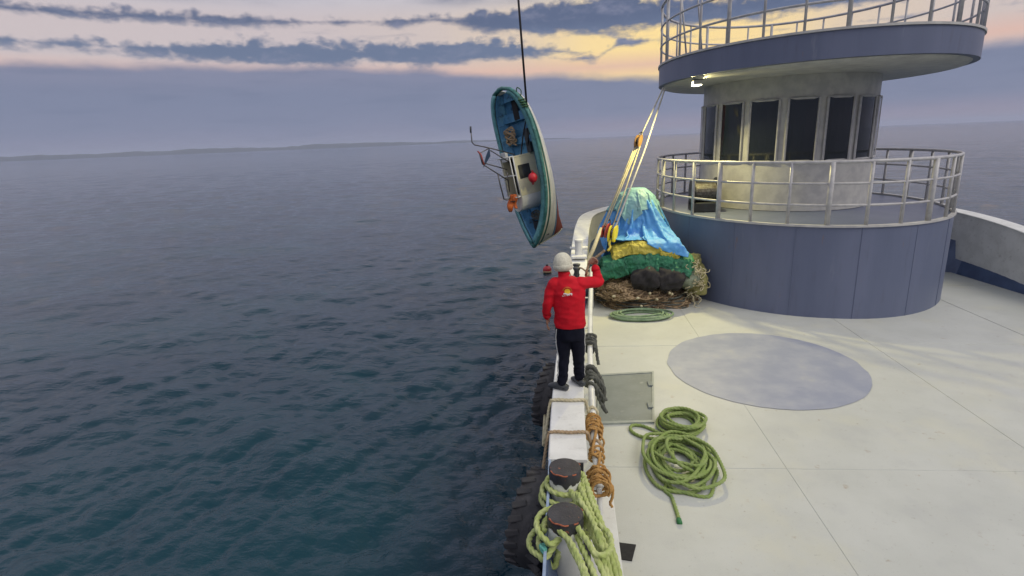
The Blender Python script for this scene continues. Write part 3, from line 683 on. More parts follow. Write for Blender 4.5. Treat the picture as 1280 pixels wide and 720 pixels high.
# cloth draped by simulation over a proxy of the pile, then frozen to a mesh
def sim_drape(name, core, cx, cy, z, sx, sy, nx, ny, rot, m, label, frames=46, stiff=3.0, thick=.012, tilt=0, squeeze=1.0, wav=0, seed=0, crumple=0, outer=.02):
    col = core.mesh('drape_core'); co = bpy.data.objects.new('drape_core', col); COL.objects.link(co)
    cm = co.modifiers.new('c', 'COLLISION'); co.collision.thickness_outer = outer; co.collision.cloth_friction = 30; co.collision.damping = .6
    vs = []; R = Matrix.Rotation(rot, 3, 'Z')
    for i in range(nx+1):
        for j in range(ny+1):
            u, v = (i/nx-.5)*sx, (j/ny-.5)*sy; p = R @ Vector((u*squeeze, v, 0)); u += seed; wz = wav*math.sin(u*9+1.6*mn.noise(Vector((u*1.5, v*2, seed))))*(.6+.8*mn.noise(Vector((u, v*3, seed+9)))); p.z = .10*mn.noise(Vector((u*1.3, v*1.3, rot*3)))+.05*mn.noise(Vector((u*3, v*3, 5)))+tilt*v+wz
            vs.append(Vector((cx, cy, z))+p)
    me = bpy.data.meshes.new(name); k = ny+1
    me.from_pydata(vs, [], [(i*k+j, (i+1)*k+j, (i+1)*k+j+1, i*k+j+1) for i in range(nx) for j in range(ny)]); me.update()
    o = bpy.data.objects.new(name, me); COL.objects.link(o)
    c = o.modifiers.new('cl', 'CLOTH'); s = c.settings; s.quality = 5; s.mass = .25; s.tension_stiffness = 12; s.compression_stiffness = 12; s.shear_stiffness = 6; s.bending_stiffness = stiff; s.air_damping = 2.5
    c.collision_settings.distance_min = .012; c.collision_settings.collision_quality = 2; c.collision_settings.use_self_collision = False; c.collision_settings.friction = 20
    c.point_cache.frame_start = 1; c.point_cache.frame_end = frames
    for f in range(1, frames+1): S.frame_set(f)
    dg = bpy.context.evaluated_depsgraph_get()
    out = bpy.data.meshes.new_from_object(o.evaluated_get(dg)); out.name = name
    bpy.data.objects.remove(o); bpy.data.objects.remove(co); S.frame_set(1)
    bm = bmesh.new(); bm.from_mesh(out); bmesh.ops.subdivide_edges(bm, edges=bm.edges[:], cuts=1, use_grid_fill=True, smooth=.6); bm.to_mesh(out); bm.free()
    if crumple:
        no = [v.normal.copy() for v in out.vertices]
        for v, q in zip(out.vertices, no):
            s_ = v.co+Vector((seed, 0, 0)); v.co += q*crumple*((1-2.2*abs(mn.noise(s_*4.2)))*.8+(1-2.2*abs(mn.noise(s_*9.5+Vector((4, 2, 1)))))*.45+(1-2*abs(mn.noise(s_*19)))*.2-.6)
    b = link(name, out, m); md = b.modifiers.new('thick', 'SOLIDIFY'); md.thickness = thick
    return tag(b, label, 'tarpaulin')

TP = ony(797, 240, 13.3)
core = B(); pk_ = B()
core.rings([ellring((TP.x+dx_, 13.35+dy_, z), a_, b_, 28) for z, a_, b_, dx_, dy_ in ((.3, .90, .85, .0, 0), (.9, .88, .8, -.02, 0), (1.35, .78, .70, -.05, 0), (1.75, .66, .58, -.08, 0), (2.12, .50, .46, -.07, 0), (2.36, .35, .34, -.04, 0), (2.49, .18, .2, -.02, 0))])
core.rings([[Vector((x, 12.4+.27*math.cos(t), 1.36+.14*math.sin(t))) for t in np.linspace(0, 6.283, 13)[:-1]] for x in (TP.x-.72, TP.x-.3, TP.x+.3, TP.x+.78)])
core.rings([[Vector((x, 12.25+.36*math.cos(t), .98+.22*math.sin(t))) for t in np.linspace(0, 6.283, 13)[:-1]] for x in (TP.x-.82, TP.x-.3, TP.x+.3, TP.x+.95)])
core.add([(-1, 10.5, 0), (4.2, 10.5, 0), (4.2, 15.5, 0), (-1, 15.5, 0)], [(0, 1, 2, 3)])
core2 = B()
for c_, r_ in ((ony(811, 349, 12.0), (.30, .24, .25)), (ony(839, 350, 12.0), (.28, .24, .24)), (ony(775, 362, 12.2), (.5, .4, .30))): ell(core2, c_, r_)
core2.rings([[Vector((x, 12.36+.34*math.cos(t), 1.0+z_+.20*math.sin(t))) for t in np.linspace(0, 6.283, 13)[:-1]] for x, z_ in ((TP.x-.85, -.12), (TP.x-.3, .06), (TP.x+.3, .06), (TP.x+.95, -.06))])
core2.add([(-1, 10.5, 0), (4.2, 10.5, 0), (4.2, 15.5, 0), (-1, 15.5, 0)], [(0, 1, 2, 3)])
sim_drape('green_tarpaulin', core2, TP.x+.06, 12.30, 1.42, 2.75, 1.25, 110, 48, rad(2), m_green, 'dark green crumpled tarpaulin draped above the black sacks', 30, 1.2, .014, squeeze=.74, wav=.10, seed=3, crumple=.042)
core3 = B()
core3.rings([[Vector((x, 12.46+.34*math.cos(t), 1.28+z_+.17*math.sin(t))) for t in np.linspace(0, 6.283, 13)[:-1]] for x, z_ in ((TP.x-.62, -.12), (TP.x-.2, .02), (TP.x+.3, .02), (TP.x+.72, -.1))])
core3.add([(-1, 10.5, .9), (4.2, 10.5, .9), (4.2, 15.5, .9), (-1, 15.5, .9)], [(0, 1, 2, 3)])
sim_drape('mustard_tarpaulin', core3, TP.x+.04, 12.38, 1.62, 2.0, .86, 80, 34, rad(-2), m_yel, 'mustard yellow folded tarpaulin below the blue one', 26, 1.2, .014, squeeze=.75, wav=.085, seed=11, crumple=.034)
sim_drape('blue_tarpaulin', core, TP.x-.04, 13.10, 2.72, 3.25, 2.75, 84, 68, rad(-9), m_bluet, 'bright blue tarpaulin draped round the pile below the teal peak', 46, 1.5, squeeze=.9, wav=.045, seed=6, crumple=.015)
sim_drape('teal_tarpaulin', core, TP.x-.04, 13.36, 2.80, 1.75, 1.55, 60, 56, rad(24), m_tealt, 'faded teal tarpaulin forming the peak over the net pile', 40, 1.5, squeeze=.9, wav=.04, seed=2, crumple=.015, outer=.055)
# ------------------------------------------------------------------ rounded superstructure decks
SC = 15.2/14; PC = Vector((CX*SC-.0, 15.2, 0)); PA, PB = 3.0*SC, 3.8*SC
PC.x = 2.42+PA
def ering(z, k=1., n=96, a=PA, b_=PB, off=0): return [Vector((PC.x+(a+off)*math.cos(2*math.pi*j/n), PC.y+(b_+off)*math.sin(2*math.pi*j/n), z)) for j in range(n)]
def sz(z): return EYE.z+(z-EYE.z)*SC
m_platw = mat('platform_white_paint', (.50, .50, .47), (.40, .40, .39), 4, .45, .1, 30)
def platform(name, zb, zt, rails, label, posts, wall):
    t = thing(name, (PC.x, PC.y, zb), label, 'platform')
    B().rings([ering(zb), ering(zt)]).build('fascia', wall, t, False, 40)
    B().rings([ering(zt+.003, off=-.06), ering(zt+.003, off=.03), ering(zt+.045, off=.03), ering(zt+.045, off=-.06)], False, True).build('edge_trim', m_platw, t, False, 40)
    rb = None
    for k, z in enumerate(rails):
        r_ = .034 if k == len(rails)-1 else .024
        o = B().tube(ering(z, off=-.03), r_, 8, closed=True).build('rail_ring', m_rail, t, True)
    return t
up_b, up_t = sz(4.86), sz(5.29)
lo_t = sz(2.03)
LOW = platform('lower_platform', .02, lo_t, [sz(2.42), sz(2.80), sz(3.17)], 'lower grey-blue rounded deck house with white guard rail', None, m_blue)
UPP = platform('upper_platform', up_b, up_t, [sz(5.75), sz(6.17), sz(6.62)], 'upper rounded platform with railings against the sky', None, m_blue)
for t, z0, z1, big in ((LOW, lo_t, sz(3.17), .045), (UPP, up_t, sz(6.62), .035)):
    for k, a in enumerate(range(0, 360, 12)):
        th = rad(a+186); p = Vector((PC.x+(PA-.03)*math.cos(th), PC.y+(PB-.03)*math.sin(th), 0))
        B().cyl(p+Vector((0, 0, z0+.04)), p+Vector((0, 0, z1)), big*.75 if k % 3 else big*1.15, 8).build('stanchion', m_rail, t, True)
for a in range(0, 360, 20):
    th = rad(a+9); p = Vector((PC.x+PA*math.cos(th), PC.y+PB*math.sin(th), 0)); B().tube([p+Vector((0, 0, .03)), p+Vector((0, 0, lo_t-.002))], .009, 6).build('weld_seam', m_blue, LOW)
# sloping braces on the upper rail
for a in (196, 206):
    th = rad(a); p = Vector((PC.x+(PA-.08)*math.cos(th), PC.y+(PB-.08)*math.sin(th), 0)); B().cyl(p+Vector((.2, .1, up_t)), p+Vector((0, 0, sz(6.62))), .02, 8).build('brace', m_rail, UPP, True)
# floor soffit and the deck lamp fixed below it
B().rings([ering(up_b-.004, off=-.12), ering(up_b-.05, off=-.18)]).build('soffit', m_platw, UPP, False, 40)
# wheelhouse between the two decks
wh = thing('wheelhouse', (PC.x, PC.y+.6, lo_t), 'rounded white wheelhouse with dark windows between the two platforms', 'wheelhouse')
wa, wb, wy = PA-1.25, PB-1.9, PC.y+.5
def wring(z, off=0, n=72): return [Vector((PC.x+(wa+off)*math.cos(2*math.pi*j/n), wy+(wb+off)*math.sin(2*math.pi*j/n), z)) for j in range(n)]
B().rings([wring(lo_t+.01), wring(up_b-.052)]).build('wall', m_platw, wh, False, 40)
m_glass = mat('dark_window_glass', (.015, .02, .025), None, 1, .08)
for k in range(16):
    t0, t1 = rad(k*22.5+2.5-90), rad((k+1)*22.5-2.5-90); pts = []
    za, zb = lo_t+1.15, up_b-.55
    for off in (.012, .045):
        for th in np.linspace(t0, t1, 6): pts += [Vector((PC.x+(wa+off)*math.cos(th), wy+(wb+off)*math.sin(th), zz)) for zz in (za, zb)]
    fr = B(); ring = [Vector((PC.x+(wa+.03)*math.cos(th), wy+(wb+.03)*math.sin(th), za)) for th in np.linspace(t0, t1, 6)]; top = [Vector((q.x, q.y, zb)) for q in reversed(ring)]
    fo = fr.tube(ring+top, .03, 6, closed=True).build('window', m_rail, wh, False)
    vs = ring+[Vector((q.x, q.y, zb)) for q in ring]; n = len(ring)
    B().add(vs, [(j, j+1, n+j+1, n+j) for j in range(n-1)]).build('pane', m_glass, fo)
# clutter seen through the lower rail
cl_ = thing('winch', (3.35, 14.2, lo_t), 'dark winch standing behind the lower guard rail', 'winch')
wc = Vector((3.35, 14.1, lo_t))
B().box(wc+Vector((0, 0, .12)), (.6, .7, .22), None, .02).build('bed', m_dark, cl_)
B().tube([wc+Vector((-.25, 0, .45)), wc+Vector((.25, 0, .45))], .24, 20).build('drum', m_steel, cl_, False, )
for s in (-.28, .28): B().tube([wc+Vector((s-.02, 0, .45)), wc+Vector((s+.02, 0, .45))], .36, 20).build('drum_flange', m_dark, cl_)
B().box(wc+Vector((.1, .5, .4)), (.4, .3, .6), None, .03).build('motor', m_dark, cl_)
# deck lamp under the upper platform (lit in the photo)
LP_ = Vector((2.95, 13.6, up_b-.05))
lmp = thing('deck_lamp', LP_, 'lit white floodlight under the upper platform edge', 'lamp')
B().box(LP_+Vector((0, 0, -.06)), (.20, .30, .10), None, .02).build('housing', m_platw, lmp)
B().box(LP_+Vector((0, 0, -.118)), (.17, .27, .012)).build('lens', mat('lit_lens', (.9, .9, .8), emit=((1, .93, .72), 9)), lmp)
pl = bpy.data.lights.new('deck_lamp_light', 'AREA'); pl.shape = 'RECTANGLE'; pl.size = .17; pl.size_y = .27; pl.energy = 360; pl.color = (1, .86, .36)
po = bpy.data.objects.new('deck_lamp_light', pl); COL.objects.link(po); po.parent = lmp; po.location = (0, 0, -.13)
po.rotation_euler = (LP_-Vector((1.1, 10.2, 0))).to_track_quat('Z', 'Y').to_euler()
# bow bitts and fairlead near the man
bt = thing('bow_bitt', ony(725, 335, 12.2), 'white bitt on the bulwark between man and bow', 'bitt'); p = ony(725, 338, 12.2); p.z = 1.12
i = min(range(len(capl)), key=lambda k: abs(capl[k].y-12.2)); p = capl[i].copy(); bt.location = p
B().box(p+Vector((0, 0, .03)), (.34, .5, .05), None, .01).build('base_plate', m_white, bt)
B().lathe([(.085, .055), (.085, .34), (.095, .35), (.095, .39), (.08, .40)], p, 20).build('post', m_white, bt, False, 40)
B().tube([p+Vector((-.2, 0, .2)), p+Vector((.2, 0, .2))], .035, 10).build('cross_pin', m_white, bt, True)
i = min(range(len(capl)), key=lambda k: abs(capl[k].y-11.0)); p = capl[i].copy()
fl = thing('fairlead', p, 'dark roller fairlead on bulwark ahead of the man', 'fairlead')
B().box(p+Vector((0, 0, .03)), (.36, .55, .05), None, .01).build('base_plate', m_white, fl)
for s in (-.16, .16): B().lathe([(.07, .055), (.05, .12), (.05, .22), (.08, .27), (.08, .29)], p+Vector((.0, s, 0)), 16).build('roller', m_dark, fl, True)
# ------------------------------------------------------------------ tackle from the upper platform to the bow
top = ony(829, 110, 15.0); ub = ony(798, 176, 14.0); rb_ = ony(757, 288, 12.6); low = ony(728, 341, 12.0); yb = ony(766, 292, 12.4); mid = ony(752, 296, 12.5)
top2 = ony(831, 111, 14.95)
def straight(name, segs, m, r, label):
    bb = B()
    for s in segs: bb.tube([Vector(a) for a in s], r, 8, 0)
    tag(bb.build(name, m, None, True), label, 'rope')
straight('hoist_rope', [[top, ub], [top2, ony(805, 190, 13.9), yb+Vector((.05, 0, .12))]], m_rope_w, .020, 'white rope running from upper platform edge down to the yellow block')
straight('tackle_fall', [[ub+Vector((-.03, 0, -.1)), rb_+Vector((-.05, 0, .1))], [ub+Vector((.01, .02, -.1)), rb_+Vector((-.0, .02, .1))], [ub+Vector((.05, 0, -.1)), yb+Vector((-.01, 0, .12))], [ub+Vector((-.07, 0, -.1)), ony(747, 300, 12.5)]], m_rope_y, .015, 'cream tackle falls stretched between wooden and red blocks')
straight('thick_stay', [[rb_+Vector((-.09, 0, .05)), ony(741, 313, 12.3), low]], m_rope_y, .045, 'thick cream stay slanting from the red block to the bulwark')
def block(p, d, m, label, k=1., cat='block'):
    t = thing('pulley_block', p, label, cat); z = d.normalized(); R = z.to_track_quat('Z', 'Y').to_matrix()
    for s in (-1, 1):
        q = B(); rs = []
        for i in range(9):
            a = -1+2*i/8; w = math.sqrt(max(.02, 1-a*a)); rs.append([Vector(p)+R @ Vector((s*.045*k+x*.015*k, y*.09*k*w, a*.17*k)) for x, y in ((-1, -1), (1, -1), (1, 1), (-1, 1))])
        q.rings(rs).build('cheek', m, t, False, 40)
    B().tube([Vector(p)+R @ Vector((-.03*k, 0, 0)), Vector(p)+R @ Vector((.03*k, 0, 0))], .075*k, 16).build('sheave', m_steel, t, True)
    B().tube(crom([Vector(p)+R @ Vector(v) for v in ((-.03*k, 0, .15*k), (-.035*k, 0, .22*k), (0, 0, .26*k), (.035*k, 0, .22*k), (.03*k, 0, .15*k))], .02), .014*k, 8).build('becket', m_steel, t, True)
    return t
m_wood = mat('varnished_wood', (.34, .19, .07), (.22, .12, .045), 9, .5, .2, 30); m_redp = mat('red_paint', (.42, .06, .04), (.32, .05, .03), 9, .5, .2, 30)
block(ub, ub-rb_, m_wood, 'wooden pulley block high on the tackle', 1.0)
block(rb_, ub-rb_, m_redp, 'red pulley block at the lower end of the tackle', 1.1)
yf = block(yb, ub-yb, mat('yellow_plastic', (.80, .68, .02), (.66, .54, .02), 6, .4), 'bright yellow pulley block hanging before the blue tarpaulin', 1.25); R = (ub-yb).to_track_quat('Z', 'Y').to_matrix()
q = B(); q.tube(crom([yb+R @ Vector(v) for v in ((0, 0, -.17), (.02, 0, -.26), (-.03, 0, -.36), (0, .02, -.46))], .03), .028, 8); q.build('rope_tail', mat('yellow_rope', (.55, .45, .05), (.42, .33, .05), 12, .7), yf, True)
# red buoy afloat
by = onz(684, 337, SEA+.12); bo = thing('buoy', by, 'round red buoy floating on the sea left of the man', 'buoy')
q = B(); ell(q, by, (.18, .18, .17), None, 24, 14); q.build('buoy_ball', mat('red_plastic', (.42, .02, .03), (.34, .02, .03), 6, .4), bo, True)
q = B(); q.lathe([(.05, .15), (.05, .22), (.02, .23)], by, 12); q.build('lifting_eye', m_dark, bo, True)
q = B(); q.lathe([(.17, -.12), (.182, -.08), (.186, -.04), (.17, -.03)], by, 20); q.build('waterline_band', m_rope_t, bo, True)
# ------------------------------------------------------------------ skiff hanging from the crane
LOA = 4.78
bL = Vector((.178, .0, -.984)).normalized(); bN = Vector((-.80, -.60, -.05)); bN = (bN-bL*bN.dot(bL)).normalized(); bB = bN.cross(bL).normalized()
if bB.x < 0: bB = -bB
bO = ony(625.5, 111, 17.0)
def bp(s, u, w): return bO+bL*s+bB*u+bN*w
def hbr(t):
    return 1.08*(1-((.44-t)/.44)**3.2)**.42 if t < .44 else 1.08*max(0, 1-((t-.44)/.56)**2.5)**.85
def sheer(t): return .20*abs((t-.5)/.5)**2.2-.20
def dep(t): return .34+.80*t**1.5
def hull_pt(t, q, side, off=0):
    b = max(.012, hbr(t)); a = q*math.pi/2
    u = max(.0, b*math.cos(a)**(.6+.55*max(0, min(1, (t-.35)/.5)))+off); w = sheer(t)-dep(t)*math.sin(a)**1.15
    s = t*LOA - (.30*q*max(0, (t-.7)/.3)**2) + .22*q*max(0, (.15-t)/.15)**1.5
    return bp(s, side*u, w)
TS = [1-(1-k/48)**1.0 for k in range(49)]; TS[0] = .0005; TS[-1] = .9995
m_cream = mat('cream_hull_paint', (.76, .76, .66), (.66, .66, .56), 3, .4, .1, 20, stains=((4, (.45, .42, .33), .6, .78, .45), (9, RUST, .68, .75, .5)))
m_boot = mat('blue_boot_paint', (.12, .27, .42), (.09, .2, .32), 5, .45); m_anti = mat('red_antifouling', (.33, .085, .05), (.25, .06, .04), 6, .7)
m_tealp = mat('teal_gunwale_paint', (.075, .25, .22), (.04, .14, .12), 7, .5, .2, 30, stains=((6, (.22, .45, .42), .55, .7, .6), (12, (.03, .07, .07), .62, .74, .7)))
m_inb = mat('blue_inside_paint', (.09, .29, .48), (.06, .20, .36), 3, .55, .2, 25, stains=((2.5, (.16, .40, .52), .5, .66, .85), (4.5, (.012, .035, .06), .56, .68, .9), (8, (.30, .42, .44), .64, .74, .6)))
SK = thing('skiff', bO+bL*2.4, 'small cream and blue wooden skiff hanging bow down from the crane wire', 'boat')
def hull_part(name, q0, q1, m, n=7):
    bb = B()
    for side in (-1, 1):
        rise = lambda t, q: q if q in (0, 1.0) else q*(1-.26*max(0, min(1, (t-.35)/.45)))
        g = [[hull_pt(t, rise(t, q0)+(rise(t, q1)-rise(t, q0))*k/n, side) for k in range(n+1)] for t in TS]
        bb.add([p for r in g for p in r], [(i*(n+1)+k, i*(n+1)+k+1, (i+1)*(n+1)+k+1, (i+1)*(n+1)+k) for i in range(len(TS)-1) for k in range(n)])
    o = bb.build(name, m, SK, True); s = o.modifiers.new('t', 'SOLIDIFY'); s.thickness = .018; return o
hull_part('topside', 0, .57, m_cream); hull_part('boot_stripe', .57, .66, m_boot, 2); hull_part('bottom', .66, 1.0, m_anti, 5)
kl = B(); P = [hull_pt(t, .99, 1) for t in TS[2:]]; P = [p-bB*((p-bO).dot(bB)) for p in P]; kl.tube([p-bN*.03 for p in P], .035, 8); kl.build('keel', m_anti, SK, True)
st_ = B(); st_.tube([hull_pt(.9995, q, 1)+bL*.01 for q in np.linspace(0, 1, 10)], .03, 8); st_.build('stem', m_cream, SK, True)
# gunwale capping and rubbing strake
for name, r, q, off, m in (('gunwale', .055, 0, -.01, m_tealp), ('rubbing_strake', .032, .13, .015, mat('dark_green_strake', (.05, .17, .12), (.03, .1, .08), 7, .5))):
    g = B(); P = [hull_pt(t, q, -1, off) for t in reversed(TS)]+[hull_pt(t, q, 1, off) for t in TS]
    g.tube(P, r, 8, closed=True); g.build(name, m, SK, True)
for side in (-1, 1):
    g = B(); g.tube([hull_pt(t, .36-.08*max(0, min(1, (t-.35)/.45)), side, .004) for t in TS], .016, 6); g.build('cove_line', m_boot, SK, True)
# inside lining and sole
li = B(); n = 5; fl_w = -.27
for side in (-1, 1):
    g = []
    for t in TS[1:-1]:
        b = max(.01, hbr(t)-.20); row = []
        for k in range(n+1):
            f = k/n; w = sheer(t)+.02+(max(fl_w-.17, sheer(t)-dep(t)*.72)-sheer(t)-.02)*f; row.append(bp(.06+t*(LOA-.12), side*b*(1-.22*f*f), w))
        g.append(row)
    li.add([p for r in g for p in r], [(i*(n+1)+k, i*(n+1)+k+1, (i+1)*(n+1)+k+1, (i+1)*(n+1)+k) for i in range(len(g)-1) for k in range(n)])
o = li.build('inner_lining', m_inb, SK, True); so2 = o.modifiers.new('t', 'SOLIDIFY'); so2.thickness = .012
sl_ = B(); tt = TS[1:-1]; sl_.add([bp(.06+t*(LOA-.12), s*max(.01, hbr(t)-.2)*.8, max(fl_w-.17, sheer(t)-dep(t)*.72)) for t in tt for s in (-1, 1)], [(2*i, 2*i+1, 2*i+3, 2*i+2) for i in range(len(tt)-1)]); sl_.build('sole', m_inb, SK)
def lbox(s0, s1, u0, u1, w0, w1, bev=.015):
    bb = B(); R = Matrix((bL, bB, bN)).transposed(); c = bp((s0+s1)/2, (u0+u1)/2, (w0+w1)/2)
    return bb.box(c, (abs(s1-s0), abs(u1-u0), abs(w1-w0)), R, bev)
sdk = B()
for side in (-1, 1):
    g = [[bp(t*LOA+(.06-.12*t)*f, side*max(.008, hbr(t)-.21*f), sheer(t)+.035+.012*f) for f in (0, 1)] for t in TS[1:-1]]
    sdk.add([p for r in g for p in r], [(2*i, 2*i+1, 2*i+3, 2*i+2) for i in range(len(g)-1)])
o = sdk.build('side_deck', mat('pale_teal_paint', (.16, .42, .42), (.10, .30, .32), 5, .5, .2, 30, stains=((8, (.05, .16, .12), .54, .68, .8), (5, (.36, .52, .48), .6, .74, .6))), SK, True); md_ = o.modifiers.new('t', 'SOLIDIFY'); md_.thickness = .02
# ribs, side decks and thwarts
for s in (.55, 1.0, 1.45, 3.55, 3.95, 4.3):
    t = s/LOA; b = hbr(t)-.22; P = []
    for k in range(-5, 6):
        f = abs(k)/5; P.append(bp(s, (1 if k > 0 else -1)*b*(.80+.2*f) if k else 0, fl_w-.15+(sheer(t)-fl_w+.12)*max(0, (f-.55)/.45)))
    B().tube(P, .022, 6).build('rib', m_inb, SK, True)
lbox(.72, .98, -.72, .72, -.34, -.30).build('thwart', m_inb, SK); lbox(1.45, 1.65, -.82, .82, -.34, -.30).build('thwart', m_inb, SK)
lbox(3.86, 4.02, -.62, .62, -.36, -.32).build('thwart', m_inb, SK)
lbox(.38, .95, -.05, .24, -.31, -.285, .01).build('hatch_opening', m_mat, SK)
lbox(1.25, 1.95, .30, .52, -.36, -.27, .03).build('net_bin', m_dark, SK)
rgk = random.Random(3); gn = B(); P = [bp(1.15+.45*(k/40)+.08*math.sin(k*2.1), -.45+.28*math.sin(k*1.3)+.1*rgk.random(), -.26+.06*rgk.random()) for k in range(41)]
gn.tube(crom(P, None, False, 4), .022, 6); gn.build('stowed_rope', m_rope_t, SK, True)
gn = B(); P = [bp(3.72+.25*(k/30)+.06*math.sin(k*1.7), .10+.24*math.sin(k*1.1), -.28+.07*rgk.random()) for k in range(31)]
gn.tube(crom(P, None, False, 4), .02, 6); gn.build('stowed_rope', m_rope_k, SK, True)
# stern deck planks
for k in range(5): lbox(.14, .40, -.42+.17*k, -.27+.17*k, -.20, -.17, .008).build('deck_plank', m_inb, SK)
# bow locker
lbox(4.05, 4.5, -.25, .30, -.45, -.30, .02).build('bow_locker', m_dark, SK)
# engine casing / cabin with open framed top
m_yelc = mat('pale_yellow_paint', (.68, .64, .42), (.60, .57, .40), 5, .5, .1, 20, stains=((9, (.3, .25, .14), .6, .75, .6),))
c0s, c1s, cu0, cu1, cw = 1.95, 3.48, -.34, .40, .30
lbox(c0s, c0s+.05, cu0, cu1, -.55, cw).build('cabin_aft_panel', m_yelc, SK)
lbox(c0s+.05, c1s-.35, cu1-.05, cu1, -.55, cw).build('cabin_side', m_yelc, SK); lbox(c0s+.05, c1s-.35, cu0, cu0+.05, -.55, cw).build('cabin_side', m_yelc, SK)
nose = B(); rs = []
for k in range(10):
    a = math.pi*k/9; x = c1s-.40+.52*math.sin(a); y = (cu0+cu1)/2-(cu1-cu0)/2*math.cos(a); rs.append([bp(x, y, w) for w in (-.55, .10, .30, cw-.02, cw)])
vs = [p for r in rs for p in r]; nose.add(vs, [(i*5+j, i*5+j+1, (i+1)*5+j+1, (i+1)*5+j) for i in range(9) for j in range(4)]); nose.add([r[-1] for r in rs], [tuple(range(10))])
o = nose.build('cabin_front', mat('white_cabin_paint', (.80, .80, .72), (.70, .70, .62), 4, .4), SK, False, 50)
lbox(c0s+.05, c1s-.40, cu0+.06, cu1-.06, -.50, .05).build('engine_box', m_dark, SK)
lbox(c0s+.28, c0s+.68, cu1-.005, cu1+.012, -.18, .22, .02).build('side_window', m_dark, SK)
fr = B(); zc = cw+.02
for a_, b_ in (((c0s, cu0), (c0s, cu1)), ((c0s, cu1), (c1s-.35, cu1)), ((c1s-.35, cu1), (c1s-.35, cu0)), ((c1s-.35, cu0), (c0s, cu0)), ((c0s+.55, cu0), (c0s+.55, cu1))):
    fr.tube([bp(*a_, zc), bp(*b_, zc)], .022, 8)
    fr.tube([bp(*a_, zc), bp(*a_, zc+.12)], .018, 8)
for a_, b_ in (((c0s, cu0), (c0s, cu1)), ((c0s, cu1), (c1s-.35, cu1)), ((c1s-.35, cu1), (c1s-.35, cu0))): fr.tube([bp(*a_, zc+.12), bp(*b_, zc+.12)], .016, 8)
fr.build('cabin_frame', m_white, SK, True)
lbox(c0s-.16, c0s+.12, -.10, .16, cw+.02, cw+.12, .02).build('cabin_light_box', m_white, SK)
# tubular gantry standing off the deck
def q2(px, py, y): return ony(px, py, y)
g1 = B(); g1.tube([q2(643, 193, 16.6), q2(612, 185, 16.2), q2(593, 181, 16.0), q2(590, 178, 15.95), q2(588.5, 162, 15.95)], .017, 7); g1.tube([q2(642, 206, 16.7), q2(613, 188, 16.3)], .017, 7)
g1.tube([q2(634, 212, 16.5), q2(603, 203, 16.0)], .017, 7); g1.tube([q2(636, 226, 16.55), q2(614, 212, 16.2), q2(603, 205, 16.0)], .017, 7)
g1.tube([q2(603, 205, 16.0), q2(599, 192, 16.0), q2(612, 185, 16.2)], .016, 7); g1.build('gantry_frame', m_steel, SK, True)
g2 = B(); g2.tube([q2(622, 216, 16.3), q2(625, 230, 16.3), q2(630, 249, 16.4), q2(634, 250, 16.45), q2(642, 243, 16.6)], .020, 7); g2.tube([q2(634, 215, 16.5), q2(637, 240, 16.6)], .018, 7); g2.build('guard_bar', m_steel, SK, True)
g3 = B(); a, b_, c_, d_ = q2(611, 186, 16.2), q2(612, 196, 16.25), q2(604, 210, 16.05), q2(607, 196, 16.1); nn = Vector((.02, .03, .02))
g3.add([a, b_, c_, d_, a+nn, b_+nn, c_+nn, d_+nn], [(0, 1, 2, 3), (7, 6, 5, 4), (0, 4, 5, 1), (1, 5, 6, 2), (2, 6, 7, 3), (3, 7, 4, 0)]); g3.build('seat_panel', mat('navy_panel', (.03, .06, .12), None, 3, .5), SK)
g3 = B(); g3.tube([q2(597, 189, 16.0), q2(601, 193, 16.0), q2(605, 206, 16.02)], .022, 7); g3.build('red_bracket', m_redp, SK, True)
g3 = B(); g3.tube([q2(588.5, 166, 15.95), q2(588.2, 158, 15.95)], .026, 7); g3.build('mast_light', m_dark, SK, True)
# sling rope on the skiff, loops at the gunwale
slg = B(); hk = ony(659, 140, 16.35)
slg.tube(crom([hk, ony(657, 152, 16.45), ony(653, 176, 16.7), ony(651, 200, 16.8)], .05), .022, 7); slg.tube(crom([hk, ony(662, 150, 16.3), ony(663, 154, 16.3)], .05), .018, 7)
slg.tube([ony(661, 160, 16.5), ony(660, 182, 16.6)], .02, 7)
tag(slg.build('lifting_sling', m_wire, None, True), 'dark lifting sling running down inside the hanging skiff', 'sling')
gl = B()
for k in range(4):
    t = .10+.012*k; P = [hull_pt(t, q, 1, .02) for q in (.0, .06, .12)]; c = hull_pt(t, .02, 1, 0)
    gl.tube([c+bB*(.09*math.cos(a))+bN*(.09*math.sin(a))+bL*.01*k for a in np.linspace(0, 6.28, 14)], .018, 6)
gl.tube(crom([hull_pt(.06, 0, 1, .0)+Vector((.0, 0, 0)), hull_pt(.06, 0, 1)+Vector((.02, -.02, .16)), hull_pt(.075, 0, 1)+Vector((.08, -.02, .13)), hull_pt(.09, 0, 1)], .03), .016, 6)
gl.tube(crom([hull_pt(.08, 0, 1), hull_pt(.10, 0, 1)+bN*.06, hull_pt(.14, 0, 1)+bB*.05, hull_pt(.17, 0, 1)], .03), .022, 6)
tag(gl.build('gunwale_rope', mat('dark_green_rope', (.06, .15, .06), (.04, .10, .04), 12, .8), None, True), 'dark green rope lashed round the skiff gunwale at the sling', 'rope')
cw_ = B(); wd = (ony(648, 0, 16.35)-hk); cw_.tube([hk, hk+wd*1.0, hk+wd*2.2], .030, 8)
tag(cw_.build('crane_wire', m_wire, None, True), 'black crane wire holding up the skiff from above', 'wire')
hb_ = B(); R = wd.to_track_quat('Z', 'Y').to_matrix(); hb_.tube([hk+R @ Vector((0, 0, z)) for z in (-.02, .05, .16, .22)], [.03, .055, .05, .03], 10)
hb_.tube(crom([hk+R @ Vector(v) for v in ((0, 0, .0), (.05, 0, -.05), (.03, 0, -.12), (-.03, 0, -.10))], .02), .018, 7)
